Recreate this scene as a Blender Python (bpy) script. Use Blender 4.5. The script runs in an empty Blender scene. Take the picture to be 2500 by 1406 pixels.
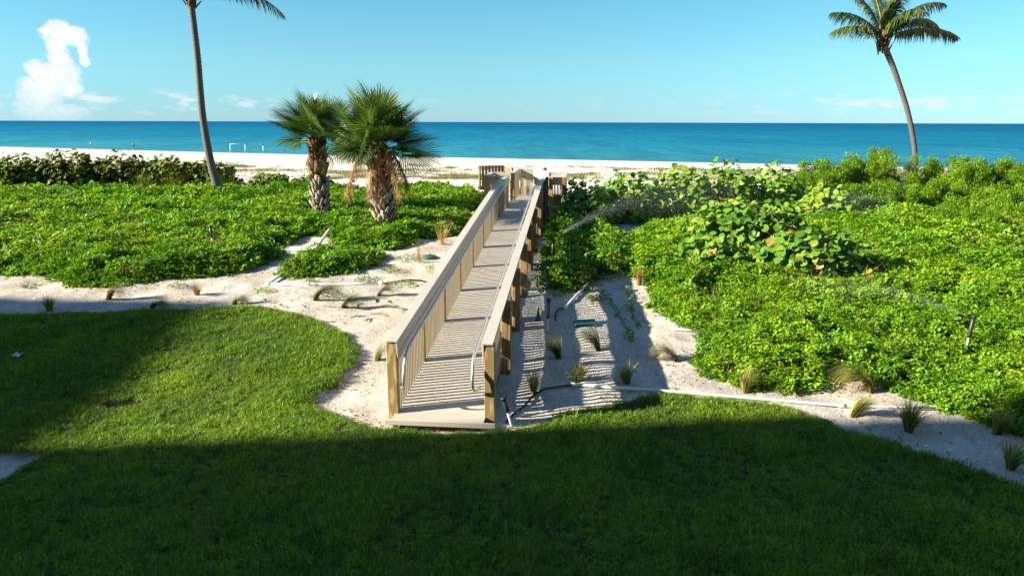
import bpy, math, random
import numpy as np
from mathutils import Vector, Matrix, Euler

random.seed(7)
rng = np.random.default_rng(11)
R = math.radians
S = bpy.context.scene
COL = S.collection

# ------------------------------------------------------------------ camera
CAM_H = 4.1
cd = bpy.data.cameras.new('camera')
cam = bpy.data.objects.new('camera', cd)
COL.objects.link(cam)
cam.location = (0, 0, CAM_H)
cam.rotation_mode = 'XYZ'
cam.rotation_euler = (Matrix.Rotation(R(90 - 13.0), 3, 'X') @ Matrix.Rotation(R(0.17), 3, 'Z')).to_euler('XYZ')
cd.sensor_width = 36.0
cd.lens = 36.0 * 1752.0 / 2500.0
cd.clip_start = 0.1
cd.clip_end = 200000
S.camera = cam

# ------------------------------------------------------------------ light
SUN_EL, SUN_AZ = 23.5, 12.0          # light travels towards (cos 12, sin 12), dropping 23.5 degrees
S.view_settings.view_transform = 'Standard'
S.view_settings.look = 'None'
S.view_settings.gamma = 1.0
S.view_settings.use_curve_mapping = False
S.view_settings.exposure = 1.8

sl = bpy.data.lights.new('sun', 'SUN')
sl.energy = 5.0
sl.angle = R(0.53)
sl.color = (1.0, 0.89, 0.71)
sun = bpy.data.objects.new('sun', sl)
COL.objects.link(sun)
ld = Vector((math.cos(R(SUN_AZ)) * math.cos(R(SUN_EL)), math.sin(R(SUN_AZ)) * math.cos(R(SUN_EL)), -math.sin(R(SUN_EL))))
sun.rotation_euler = ld.to_track_quat('-Z', 'Y').to_euler()
sun.location = (-30, -10, 40)

world = bpy.data.worlds.new('World')
S.world = world
world.use_nodes = True


class NT:
    """small helper for writing node trees"""
    def __init__(self, tree):
        self.t = tree
        self.n = tree.nodes
        self.l = tree.links

    def new(self, typ, **kw):
        nd = self.n.new(typ)
        for k, v in kw.items():
            setattr(nd, k, v)
        return nd

    def put(self, sock, val):
        if isinstance(val, bpy.types.NodeSocket):
            self.l.new(val, sock)
        else:
            sock.default_value = val

    def math(self, op, a, b=None, c=None, clamp=False):
        m = self.n.new('ShaderNodeMath')
        m.operation = op
        m.use_clamp = clamp
        self.put(m.inputs[0], a)
        if b is not None:
            self.put(m.inputs[1], b)
        if c is not None:
            self.put(m.inputs[2], c)
        return m.outputs[0]

    def mix(self, fac, a, b, blend='MIX'):
        m = self.n.new('ShaderNodeMix')
        m.data_type = 'RGBA'
        m.blend_type = blend
        m.clamp_factor = True
        self.put(m.inputs[0], fac)
        for s, v in ((m.inputs[6], a), (m.inputs[7], b)):
            if isinstance(v, tuple) and len(v) == 3:
                v = (*v, 1)
            self.put(s, v)
        return m.outputs[2]

    def noise(self, vec, scale, detail=3, rough=0.55, dist=0.0):
        m = self.n.new('ShaderNodeTexNoise')
        if vec is not None:
            self.l.new(vec, m.inputs['Vector'])
        m.inputs['Scale'].default_value = scale
        m.inputs['Detail'].default_value = detail
        m.inputs['Roughness'].default_value = rough
        m.inputs['Distortion'].default_value = dist
        return m.outputs['Fac']

    def ramp(self, fac, stops):
        m = self.n.new('ShaderNodeValToRGB')
        self.put(m.inputs[0], fac)
        e = m.color_ramp.elements
        while len(e) < len(stops):
            e.new(0.5)
        for x, (p, c) in zip(e, stops):
            x.position = p
            x.color = (*c, 1) if len(c) == 3 else c
        return m.outputs[0]

    def smooth(self, v, lo, hi):
        m = self.n.new('ShaderNodeMapRange')
        m.interpolation_type = 'SMOOTHSTEP'
        self.put(m.inputs['Value'], v)
        m.inputs['From Min'].default_value = lo
        m.inputs['From Max'].default_value = hi
        return m.outputs['Result']

    def scale(self, vec, s):
        m = self.n.new('ShaderNodeMapping')
        self.l.new(vec, m.inputs['Vector'])
        m.inputs['Scale'].default_value = s
        return m.outputs['Vector']


def build_world():
    w = NT(world.node_tree)
    w.n.clear()
    out = w.new('ShaderNodeOutputWorld')
    bg = w.new('ShaderNodeBackground')
    sky = w.new('ShaderNodeTexSky', sky_type='NISHITA', sun_disc=False)
    sky.sun_elevation = R(SUN_EL)
    sky.sun_rotation = math.atan2(-ld.x, -ld.y)
    sky.altitude = 0
    sky.air_density = 1.0
    sky.dust_density = 0.0
    sky.ozone_density = 1.6
    bg.inputs['Strength'].default_value = 0.055
    # distant cumulus: direction based, so it stays put in the sky
    g = w.new('ShaderNodeTexCoord').outputs['Generated']
    sep = w.new('ShaderNodeSeparateXYZ')
    w.l.new(g, sep.inputs[0])
    az = w.math('MULTIPLY', w.math('ARCTAN2', sep.outputs[0], sep.outputs[1]), 57.2958)
    el = w.math('MULTIPLY', w.math('ARCSINE', sep.outputs[2]), 57.2958)
    hz = w.ramp(w.math('DIVIDE', el, 40.0, clamp=True), [(0, (.29, .55, 1.04)), (.04, (.31, .60, .93)), (.11, (.37, .69, .84)), (.23, (.38, .76, .83)), (.8, (.80, .95, 1.05))])
    tint = w.mix(1.0, sky.outputs[0], hz, 'MULTIPLY')
    cmb = w.new('ShaderNodeCombineXYZ')
    w.put(cmb.inputs[0], az)
    w.put(cmb.inputs[1], el)
    ve = cmb.outputs[0]
    n1 = w.noise(ve, 0.9, 7, 0.62, 0.2)
    n2 = w.noise(ve, 3.2, 6, 0.65)
    blobs = [(-30.79, 5.53, 1.2, .72), (-31.6, 5.62, .5, .34), (-30.1, 5.35, .8, .62), (-31.2, 4.7, .62, .8), (-31.1, 3.9, .72, .95), (-31.3, 3.0, 1.4, .85), (-32.3, 3.05, .8, .7),
             (-32.1, 2.2, 1.3, .9), (-32.9, 2.2, .55, .62), (-32.5, 1.4, 1.2, .95), (-32.6, .7, 1.25, .8), (-29.75, 4.5, .3, .7), (-29.7, 3.85, .33, .36), (-30.8, 2.0, .8, .6), (-31.6, .5, 1.6, .6)]
    tot = None
    for a, e, ra, re in blobs:
        da = w.math('DIVIDE', w.math('SUBTRACT', az, a), ra * 1.15)
        de = w.math('DIVIDE', w.math('SUBTRACT', el, e), re * 1.15)
        d2 = w.math('ADD', w.math('MULTIPLY', da, da), w.math('MULTIPLY', de, de))
        b = w.math('SUBTRACT', 1.0, w.math('SQRT', d2))
        tot = b if tot is None else w.math('SMOOTH_MAX', tot, b, 0.25)
    dens = w.math('ADD', tot, w.math('MULTIPLY', w.math('ADD', w.math('SUBTRACT', n1, 0.44), w.math('MULTIPLY', w.math('SUBTRACT', n2, 0.5), .45)), 1.25))
    c_big = w.smooth(dens, 0.03, 0.42)
    # low bands of far small clouds near the horizon
    low = w.noise(w.scale(ve, (0.35, 1.1, 1)), 1.0, 6, 0.6)
    band = w.math('MULTIPLY', w.smooth(el, 0.2, 1.1), w.math('SUBTRACT', 1.0, w.smooth(el, 1.4, 2.4)))
    c_low = w.math('MULTIPLY', w.smooth(low, 0.50, 0.66), band)
    c_low = w.math('MULTIPLY', c_low, w.math('ADD', 0.12, w.math('MULTIPLY', w.smooth(w.math('ABSOLUTE', az), 10.0, 26.0), 0.75)))
    fade = w.math('ADD', 0.22, w.math('MULTIPLY', w.smooth(el, -0.4, 2.6), 0.78))
    cov = w.math('MAXIMUM', w.math('MULTIPLY', c_big, fade), c_low)
    shade = w.mix(w.smooth(w.math('ADD', dens, w.math('MULTIPLY', w.math('SUBTRACT', n2, .5), 1.2)), 0.3, 1.1), (4.4, 5.0, 5.2), (5.7, 5.75, 5.6))
    col = w.mix(cov, tint, shade)
    w.l.new(col, bg.inputs['Color'])
    w.l.new(bg.outputs[0], out.inputs['Surface'])


build_world()

# ------------------------------------------------------------------ helpers

def tag(o, label=None, cat=None, group=None, kind=None):
    if label:
        o['label'] = label
    if cat:
        o['category'] = cat
    if group:
        o['group'] = group
    if kind:
        o['kind'] = kind
    return o


def link(name, data, parent=None):
    o = bpy.data.objects.new(name, data)
    COL.objects.link(o)
    if parent is not None:
        o.parent = parent
    return o


def empty(name, loc, label, cat, group=None, rz=0.0):
    o = link(name, None)
    o.empty_display_size = 0.2
    o.location = loc
    o.rotation_euler = (0, 0, rz)
    return tag(o, label, cat, group)


def np_mesh(name, verts, quads=None, tris=None, mats=(), attrs=None, smooth=False, mat_idx=None):
    me = bpy.data.meshes.new(name)
    verts = np.asarray(verts, dtype=np.float32).reshape(-1, 3)
    nq = 0 if quads is None else len(quads)
    nt = 0 if tris is None else len(tris)
    me.vertices.add(len(verts))
    me.vertices.foreach_set('co', verts.ravel())
    loops, starts = [], []
    pos = 0
    if nq:
        q = np.asarray(quads, dtype=np.int32).reshape(-1, 4)
        loops.append(q.ravel())
        starts.append(pos + 4 * np.arange(nq, dtype=np.int32))
        pos += 4 * nq
    if nt:
        t = np.asarray(tris, dtype=np.int32).reshape(-1, 3)
        loops.append(t.ravel())
        starts.append(pos + 3 * np.arange(nt, dtype=np.int32))
        pos += 3 * nt
    if pos:
        me.loops.add(pos)
        me.loops.foreach_set('vertex_index', np.concatenate(loops))
        me.polygons.add(nq + nt)
        me.polygons.foreach_set('loop_start', np.concatenate(starts))
        if smooth:
            me.polygons.foreach_set('use_smooth', np.ones(nq + nt, dtype=bool))
    for m in mats:
        me.materials.append(m)
    if mat_idx is not None:
        me.polygons.foreach_set('material_index', np.asarray(mat_idx, dtype=np.int32))
    me.update(calc_edges=True)
    for k, v in (attrs or {}).items():
        v = np.asarray(v, dtype=np.float32)
        at = me.attributes.new(k, 'FLOAT', 'POINT')
        at.data.foreach_set('value', v)
    return me


class MB:
    """collects simple solids into one mesh"""
    def __init__(self):
        self.v, self.q, self.t = [], [], []

    def hexa(self, pts):
        b = len(self.v)
        self.v += [tuple(p) for p in pts]
        for f in ((0, 3, 2, 1), (4, 5, 6, 7), (0, 1, 5, 4), (1, 2, 6, 5), (2, 3, 7, 6), (3, 0, 4, 7)):
            self.q.append(tuple(b + i for i in f))

    def box(self, c, s):
        x, y, z = c
        a, b, d = s[0] / 2, s[1] / 2, s[2] / 2
        self.hexa([(x - a, y - b, z - d), (x + a, y - b, z - d), (x + a, y + b, z - d), (x - a, y + b, z - d),
                   (x - a, y - b, z + d), (x + a, y - b, z + d), (x + a, y + b, z + d), (x - a, y + b, z + d)])

    def tube(self, pts, radii, seg=8, cap=True, up=None):
        pts = [Vector(p) for p in pts]
        if not hasattr(radii, '__len__'):
            radii = [radii] * len(pts)
        b = len(self.v)
        prev = None
        for i, p in enumerate(pts):
            t = (pts[min(i + 1, len(pts) - 1)] - pts[max(i - 1, 0)]).normalized()
            if prev is None:
                x = t.orthogonal().normalized()
            else:
                x = (prev - t * prev.dot(t)).normalized()
            prev = x
            y = t.cross(x)
            for k in range(seg):
                a = 2 * math.pi * k / seg
                self.v.append(tuple(p + (x * math.cos(a) + y * math.sin(a)) * radii[i]))
        for i in range(len(pts) - 1):
            for k in range(seg):
                k2 = (k + 1) % seg
                self.q.append((b + i * seg + k, b + i * seg + k2, b + (i + 1) * seg + k2, b + (i + 1) * seg + k))
        if cap:
            for i, rev in ((0, True), (len(pts) - 1, False)):
                c = len(self.v)
                self.v.append(tuple(pts[i]))
                for k in range(seg):
                    k2 = (k + 1) % seg
                    f = (c, b + i * seg + k2, b + i * seg + k) if rev else (c, b + i * seg + k, b + i * seg + k2)
                    self.t.append(f)

    def mesh(self, name, mat, smooth=False):
        return np_mesh(name, np.array(self.v), self.q or None, self.t or None, [mat], smooth=smooth)

    def build(self, name, mat, parent=None, smooth=False):
        return link(name, self.mesh(name, mat, smooth), parent)


def bevelled_box_mesh(name, s, mat, bev):
    import bmesh
    bm = bmesh.new()
    bmesh.ops.create_cube(bm, size=1.0)
    bmesh.ops.scale(bm, vec=s, verts=bm.verts)
    bmesh.ops.bevel(bm, geom=bm.edges[:], offset=bev, segments=1, affect='EDGES')
    me = bpy.data.meshes.new(name)
    bm.to_mesh(me)
    bm.free()
    me.materials.append(mat)
    return me


# value noise, fbm
_P = rng.random((256, 256))


def vnoise(x, y):
    x = np.asarray(x, float)
    y = np.asarray(y, float)
    xi = np.floor(x).astype(int)
    yi = np.floor(y).astype(int)
    fx = x - xi
    fy = y - yi
    fx = fx * fx * (3 - 2 * fx)
    fy = fy * fy * (3 - 2 * fy)
    a = _P[xi % 256, yi % 256]
    b = _P[(xi + 1) % 256, yi % 256]
    c = _P[xi % 256, (yi + 1) % 256]
    d = _P[(xi + 1) % 256, (yi + 1) % 256]
    return (a * (1 - fx) + b * fx) * (1 - fy) + (c * (1 - fx) + d * fx) * fy


def fbm(x, y, sc, octv=4):
    s, a, t = 0.0, 0.5, 0.0
    for i in range(octv):
        s = s + a * vnoise(x * sc + 17.3 * i, y * sc - 9.1 * i)
        t += a
        a *= .55
        sc *= 2.03
    return s / t


def sstep(a, b, t):
    t = np.clip((t - a) / (b - a), 0, 1)
    return t * t * (3 - 2 * t)


def smooth_poly(pts, n=4):
    p = np.array(pts, float)
    out = []
    m = len(p)
    for i in range(m):
        p0, p1, p2, p3 = p[(i - 1) % m], p[i], p[(i + 1) % m], p[(i + 2) % m]
        for k in range(n):
            t = k / n
            out.append(0.5 * ((2 * p1) + (-p0 + p2) * t + (2 * p0 - 5 * p1 + 4 * p2 - p3) * t * t + (-p0 + 3 * p1 - 3 * p2 + p3) * t ** 3))
    return np.array(out)


def inside(x, y, poly):
    x = np.asarray(x)
    y = np.asarray(y)
    r = np.zeros(x.shape, bool)
    px, py = poly[:, 0], poly[:, 1]
    j = len(poly) - 1
    for i in range(len(poly)):
        c = ((py[i] > y) != (py[j] > y))
        with np.errstate(divide='ignore', invalid='ignore'):
            xx = (px[j] - px[i]) * (y - py[i]) / (py[j] - py[i] + 1e-12) + px[i]
        r ^= c & (x < xx)
        j = i
    return r


def sdist(x, y, poly):
    """distance to the outline, positive inside"""
    x = np.asarray(x, float)
    y = np.asarray(y, float)
    d = np.full(x.shape, 1e9)
    m = len(poly)
    for i in range(m):
        a = poly[i]
        b = poly[(i + 1) % m]
        ab = b - a
        L = ab @ ab + 1e-12
        t = np.clip(((x - a[0]) * ab[0] + (y - a[1]) * ab[1]) / L, 0, 1)
        d = np.minimum(d, np.hypot(x - a[0] - t * ab[0], y - a[1] - t * ab[1]))
    return np.where(inside(x, y, poly), d, -d)


# ------------------------------------------------------------------ site plan (metres, camera above the origin, +Y to the sea)
LAWN = smooth_poly([(-16.55, 12.87), (-11.90, 13.09), (-9.89, 13.38), (-8.79, 13.53), (-7.66, 13.65), (-6.51, 13.79), (-5.32, 13.88), (-4.63, 13.78), (-3.96, 13.38), (-3.26, 12.76),
                    (-2.84, 12.20), (-2.64, 11.68), (-2.62, 11.20), (-2.79, 10.76), (-2.94, 10.33), (-2.95, 10.00), (-2.76, 9.74), (-2.44, 9.52), (-2.11, 9.30), (-1.63, 9.12),
                    (-0.95, 9.04), (-0.28, 9.04), (0.06, 9.17), (0.53, 9.44), (1.15, 9.83), (1.79, 10.08), (2.30, 10.21), (3.08, 10.14), (3.72, 10.01), (4.22, 9.74),
                    (4.58, 9.23), (4.96, 8.75), (5.34, 8.38), (5.68, 7.94), (5.95, 7.50), (6.50, 6.60), (7.20, 5.00), (7.60, 2.50), (0.00, 2.00), (-18.00, 2.00)], 3)
PAD = smooth_poly([(-8.50, 8.34), (-6.14, 8.36), (-6.00, 8.12), (-6.03, 7.72), (-6.60, 7.10), (-8.50, 6.90)], 3)
HOLE = smooth_poly([(-6.02, 9.87), (-5.53, 10.00), (-5.45, 9.89), (-5.72, 9.74)], 3)
COVER_A = smooth_poly([(-16.90, 15.66), (-11.99, 15.98), (-10.83, 16.11), (-9.83, 15.42), (-8.69, 15.26), (-7.44, 15.90), (-6.38, 16.40), (-6.07, 17.09), (-5.77, 18.11), (-5.89, 18.82),
                       (-6.08, 19.82), (-5.45, 20.42), (-4.88, 19.15), (-4.10, 18.77), (-3.30, 18.62), (-2.86, 19.15), (-2.62, 20.18), (-2.00, 20.54), (-1.56, 21.30), (-1.38, 23.71), (-1.20, 28.91),
                       (-1.60, 32.18), (-3.20, 33.38), (-5.20, 33.18), (-7.50, 32.58), (-9.49, 32.38), (-11.99, 31.98), (-13.99, 31.18), (-17.99, 30.58), (-25.98, 29.98), (-26.42, 26.42), (-21.62, 19.82)], 3)
COVER_B = smooth_poly([(-5.41, 16.57), (-5.23, 16.02), (-4.39, 15.98), (-3.57, 16.57), (-3.10, 17.51), (-3.38, 18.11), (-4.27, 18.07), (-5.06, 17.64)], 4)
COVER_C = smooth_poly([(3.03, 15.19), (2.80, 14.16), (3.11, 13.17), (3.46, 12.66), (3.10, 11.77), (3.01, 11.12), (3.48, 10.68), (3.83, 10.42), (4.76, 10.58), (5.39, 10.88), (5.94, 10.47),
                       (6.31, 9.94), (6.87, 9.26), (7.40, 8.59), (9.50, 7.60), (15.18, 11.39), (19.50, 17.73), (24.47, 26.42), (17.50, 25.76), (12.64, 25.76), (9.01, 23.71), (6.08, 22.62), (4.04, 21.30), (3.24, 19.82), (2.66, 16.83)], 3)
COVER_D = smooth_poly([(0.85, 14.86), (0.55, 15.50), (0.66, 16.83), (0.85, 18.72), (1.13, 23.17), (2.24, 22.62), (2.99, 20.18), (3.34, 18.72), (2.79, 16.49), (1.96, 15.58), (1.43, 15.10)], 3)
SAND_GAPS = [smooth_poly([(-6.40, 18.31), (-5.51, 18.41), (-4.44, 18.26), (-4.36, 18.56), (-5.00, 18.93), (-5.20, 20.06), (-5.70, 20.18), (-5.99, 19.15)], 3)]
BW_A = R(5.2)
BW_D = np.array([math.sin(BW_A), math.cos(BW_A)])
BW_N = np.array([BW_D[1], -BW_D[0]])
BW_O = np.array([-1.0, 9.35])


def shore_y(x):
    x = np.asarray(x, float)
    return 129 - .40 * np.minimum(x, 70) + 2.0 * np.sin(x * .035)


def softplus(u, k):
    return k * np.logaddexp(0, u / k)


def base_h(x, y):
    x = np.asarray(x, float)
    y = np.asarray(y, float)
    up = .112 * (softplus(y - 9.5, .35) - softplus(y - 18.0, 1.3))
    t = (y - 36) / (shore_y(x) - 36)
    return up + np.where(t > 0, -3.15 * np.minimum(t, 1.7), 0)


def ground_h(x, y):
    """terrain height with dune bumps, the raised turf and the pit in it"""
    x = np.asarray(x, float)
    y = np.asarray(y, float)
    z = base_h(x, y)
    near = 1 - sstep(40, 60, y)
    dl = sdist(x, y, LAWN)
    lawn = sstep(-.03, .05, dl) * (1 - sstep(-.04, .04, sdist(x, y, PAD)))
    b = (fbm(x, y, .9, 4) - .5) * .16 + (fbm(x + 40, y, 3.1, 3) - .5) * .05
    far = (fbm(x, y, .12, 4) - .5) * .5 * sstep(34, 44, y) * (1 - sstep(90, 120, y))
    z = z + b * near * (1 - lawn) + far - .07 * (1 - lawn) * near + lawn * (fbm(x, y, .7, 2) - .5) * .03
    z = z - .16 * sstep(-.05, .12, sdist(x, y, HOLE))
    return z


def gz(x, y):
    return float(ground_h(np.array([x]), np.array([y]))[0])


# ------------------------------------------------------------------ materials

def new_mat(name):
    m = bpy.data.materials.new(name)
    m.use_nodes = True
    t = NT(m.node_tree)
    t.n.clear()
    out = t.new('ShaderNodeOutputMaterial')
    p = t.new('ShaderNodeBsdfPrincipled')
    t.l.new(p.outputs[0], out.inputs['Surface'])
    return m, t, p, out


def bump(t, p, height, strength, dist=0.01):
    b = t.new('ShaderNodeBump')
    b.inputs['Strength'].default_value = strength
    b.inputs['Distance'].default_value = dist
    t.l.new(height, b.inputs['Height'])
    t.l.new(b.outputs[0], p.inputs['Normal'])


def objrand(t):
    return t.new('ShaderNodeObjectInfo').outputs['Random']


def wpos(t):
    return t.new('ShaderNodeNewGeometry').outputs['Position']


def ocoord(t):
    return t.new('ShaderNodeTexCoord').outputs['Object']


def attr(t, name):
    return t.new('ShaderNodeAttribute', attribute_name=name).outputs['Fac']


def m_leaf(name, dark, light, yellow, yamt=0.15, rough=0.45, transl=0.35, patch=0.5, spec=0.35):
    m, t, p, out = new_mat(name)
    rnd = objrand(t)
    sh = attr(t, 'shade')
    n = t.noise(wpos(t), patch, 3)
    f = t.math('ADD', t.math('MULTIPLY', rnd, .35), t.math('ADD', t.math('MULTIPLY', sh, .4), t.math('MULTIPLY', n, .45)))
    c = t.mix(t.smooth(f, .25, .95), dark, light)
    ysel = t.smooth(t.math('ADD', t.math('MULTIPLY', n, .6), t.math('MULTIPLY', t.math('FRACT', t.math('MULTIPLY', t.math('ADD', rnd, sh), 7.31)), .55)), .74 - yamt, 1.0 - yamt * .5)
    c = t.mix(ysel, c, yellow)
    t.l.new(c, p.inputs['Base Color'])
    p.inputs['Roughness'].default_value = rough
    p.inputs['Specular IOR Level'].default_value = spec
    tr = t.new('ShaderNodeBsdfTranslucent')
    c2 = t.mix(1.0, c, (1.35, 1.35, .55), 'MULTIPLY')
    t.l.new(c2, tr.inputs['Color'])
    mx = t.new('ShaderNodeMixShader')
    mx.inputs[0].default_value = transl
    t.l.new(p.outputs[0], mx.inputs[1])
    t.l.new(tr.outputs[0], mx.inputs[2])
    t.l.new(mx.outputs[0], out.inputs['Surface'])
    return m


def m_plain(name, col, rough=.6, var=.12, nscale=8.0, metal=0.0, spec=.4, bstr=0.0, stretch=(1, 1, 1)):
    m, t, p, out = new_mat(name)
    v = t.scale(ocoord(t), stretch)
    n = t.noise(v, nscale, 4)
    f = t.math('ADD', t.math('MULTIPLY', n, .6), t.math('MULTIPLY', objrand(t), .4))
    lo = tuple(c * (1 - var) for c in col)
    hi = tuple(min(1, c * (1 + var)) for c in col)
    t.l.new(t.mix(t.smooth(f, .2, .8), lo, hi), p.inputs['Base Color'])
    p.inputs['Roughness'].default_value = rough
    p.inputs['Metallic'].default_value = metal
    p.inputs['Specular IOR Level'].default_value = spec
    if bstr:
        bump(t, p, n, bstr, .004)
    return m


def m_wood(name, light, dark, knot):
    """treated pine: long grain with cathedral figure and knots"""
    m, t, p, out = new_mat(name)
    o = ocoord(t)
    ad = t.new('ShaderNodeVectorMath', operation='ADD')
    t.l.new(o, ad.inputs[0])
    cb = t.new('ShaderNodeCombineXYZ')
    r = objrand(t)
    t.put(cb.inputs[0], t.math('MULTIPLY', r, 7.0))
    t.put(cb.inputs[2], t.math('MULTIPLY', r, 31.0))
    t.l.new(cb.outputs[0], ad.inputs[1])
    v = t.scale(ad.outputs[0], (1, 1, .22))
    w = t.new('ShaderNodeTexWave', wave_type='RINGS', rings_direction='Z')
    t.l.new(v, w.inputs['Vector'])
    w.inputs['Scale'].default_value = 7.0
    w.inputs['Distortion'].default_value = 6.0
    w.inputs['Detail'].default_value = 2.0
    w.inputs['Detail Scale'].default_value = 2.2
    fine = t.noise(t.scale(ad.outputs[0], (60, 60, 2.5)), 1.0, 3)
    f = t.math('ADD', t.math('MULTIPLY', w.outputs['Fac'], .6), t.math('MULTIPLY', fine, .45))
    c = t.mix(t.smooth(f, .35, .85), dark, light)
    kn = t.new('ShaderNodeTexVoronoi')
    t.l.new(t.scale(ad.outputs[0], (5.5, 5.5, 2.6)), kn.inputs['Vector'])
    kn.inputs['Scale'].default_value = 1.0
    c = t.mix(t.smooth(kn.outputs['Distance'], .16, .08), c, knot)
    c = t.mix(t.math('MULTIPLY', objrand(t), .25), c, t.mix(1.0, c, (.72, .72, .70), 'MULTIPLY'))
    t.l.new(c, p.inputs['Base Color'])
    p.inputs['Roughness'].default_value = .75
    p.inputs['Specular IOR Level'].default_value = .2
    bump(t, p, f, .35, .004)
    return m


def m_composite(name, col, var=.1):
    """composite decking: fine embossed grain along the board, slight fading"""
    m, t, p, out = new_mat(name)
    o = ocoord(t)
    g = t.noise(t.scale(o, (3, 90, 90)), 1.0, 4)
    st = t.noise(o, 1.7, 4)
    f = t.math('ADD', t.math('MULTIPLY', g, .35), t.math('ADD', t.math('MULTIPLY', st, .3), t.math('MULTIPLY', objrand(t), .4)))
    c = t.mix(t.smooth(f, .2, .85), tuple(x * (1 - var) for x in col), tuple(x * (1 + var) for x in col))
    dust = t.smooth(t.noise(wpos(t), 3.2, 5, .65), .56, .75)
    c = t.mix(t.math('MULTIPLY', dust, .22), c, (.62, .56, .48))
    t.l.new(c, p.inputs['Base Color'])
    p.inputs['Roughness'].default_value = .62
    p.inputs['Specular IOR Level'].default_value = .35
    bump(t, p, g, .25, .003)
    return m


def m_ground():
    m, t, p, out = new_mat('sand_and_soil')
    w = wpos(t)
    sep = t.new('ShaderNodeSeparateXYZ')
    t.l.new(w, sep.inputs[0])
    n1 = t.noise(w, 1.1, 5, .6)
    n2 = t.noise(w, 22, 4, .7)
    n3 = t.noise(w, 75, 3, .7)
    base = t.mix(t.smooth(n1, .3, .75), (.37, .345, .305), (.55, .52, .465))
    base = t.mix(t.math('MULTIPLY', t.smooth(n2, .48, .68), .75), base, (.235, .19, .15))
    # broken shell flecks
    vo = t.new('ShaderNodeTexVoronoi')
    t.l.new(w, vo.inputs['Vector'])
    vo.inputs['Scale'].default_value = 34
    vcs = t.new('ShaderNodeSeparateColor')
    t.l.new(vo.outputs['Color'], vcs.inputs[0])
    fl = t.math('MULTIPLY', t.smooth(vo.outputs['Distance'], .34, .22), t.smooth(vcs.outputs[0], .68, .76))
    base = t.mix(t.math('MULTIPLY', fl, .85), base, (.80, .77, .70))
    dk = t.math('MULTIPLY', t.smooth(vo.outputs['Distance'], .3, .2), t.smooth(vcs.outputs[1], .86, .9))
    base = t.mix(t.math('MULTIPLY', dk, .8), base, (.15, .12, .10))
    # straw and dead roots drying on the sand
    st = t.math('MULTIPLY', t.smooth(t.noise(w, .6, 4, .6), .54, .66), t.smooth(n2, .38, .55))
    base = t.mix(t.math('MULTIPLY', st, .6), base, (.36, .235, .125))
    # dry white beach further out
    far = t.smooth(sep.outputs[1], 26, 40)
    nb = t.noise(t.scale(w, (.35, .9, 1)), 1.0, 7, .68)
    beach = t.mix(t.smooth(nb, .3, .7), (.50, .465, .415), (.66, .625, .57))
    base = t.mix(far, base, beach)
    litter = t.mix(t.smooth(n2, .35, .65), (.035, .028, .018), (.10, .075, .045))  # leaf litter, with the shade under the plants mixed into its dark colour
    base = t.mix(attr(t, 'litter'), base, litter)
    soil = t.mix(t.smooth(n2, .35, .65), (.018, .022, .010), (.05, .05, .022))
    base = t.mix(attr(t, 'lawn'), base, soil)
    wet = attr(t, 'wet')
    base = t.mix(wet, base, (.30, .27, .22))
    t.l.new(base, p.inputs['Base Color'])
    t.l.new(t.math('SUBTRACT', .95, t.math('MULTIPLY', wet, .5)), p.inputs['Roughness'])
    p.inputs['Specular IOR Level'].default_value = .15
    hgt = t.math('ADD', t.math('MULTIPLY', n2, .7), t.math('ADD', t.math('MULTIPLY', n3, .3), t.math('MULTIPLY', fl, .35)))
    bump(t, p, hgt, .75, .03)
    return m


def m_sea():
    m, t, p, out = new_mat('sea_water')
    w = wpos(t)
    sep = t.new('ShaderNodeSeparateXYZ')
    t.l.new(w, sep.inputs[0])
    dist = t.math('ADD', sep.outputs[1], t.math('MULTIPLY', sep.outputs[0], .4))
    c = t.ramp(t.math('POWER', t.smooth(dist, 120, 2500), .5), [(0, (.034, .23, .30)), (.10, (.010, .160, .265)), (.45, (.004, .110, .215)), (1, (.003, .086, .185))])
    a1 = t.noise(t.scale(w, (.22, .045, 1)), 1.0, 4, .65)
    a2 = t.noise(t.scale(w, (.05, .009, 1)), 1.0, 4, .65)
    band = t.noise(t.scale(w, (.004, .012, 1)), 1.0, 3, .6)
    f = t.math('ADD', t.math('MULTIPLY', a1, .5), t.math('MULTIPLY', a2, .5))
    c = t.mix(t.math('MULTIPLY', t.smooth(f, .49, .60), .42), c, t.mix(1.0, c, (.35, .62, .72), 'MULTIPLY'))
    c = t.mix(t.math('MULTIPLY', t.smooth(f, .49, .41), .4), c, t.mix(1.0, c, (1.6, 1.3, 1.2), 'MULTIPLY'))
    c = t.mix(t.math('MULTIPLY', t.smooth(band, .45, .65), .25), c, t.mix(1.0, c, (.6, .78, .85), 'MULTIPLY'))
    d = t.new('ShaderNodeBsdfDiffuse')
    t.l.new(c, d.inputs['Color'])
    g = t.new('ShaderNodeBsdfGlossy')
    g.inputs['Roughness'].default_value = .28
    g.inputs['Color'].default_value = (.6, .75, .8, 1)
    b1 = t.noise(t.scale(w, (.5, 1.2, 1)), 1.0, 6, .7)
    b = t.new('ShaderNodeBump')
    b.inputs['Strength'].default_value = 1.0
    b.inputs['Distance'].default_value = .8
    t.l.new(b1, b.inputs['Height'])
    t.l.new(b.outputs[0], d.inputs['Normal'])
    t.l.new(b.outputs[0], g.inputs['Normal'])
    mx = t.new('ShaderNodeMixShader')
    mx.inputs[0].default_value = .05
    t.l.new(d.outputs[0], mx.inputs[1])
    t.l.new(g.outputs[0], mx.inputs[2])
    t.l.new(mx.outputs[0], out.inputs['Surface'])
    return m


M = {}


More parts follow.
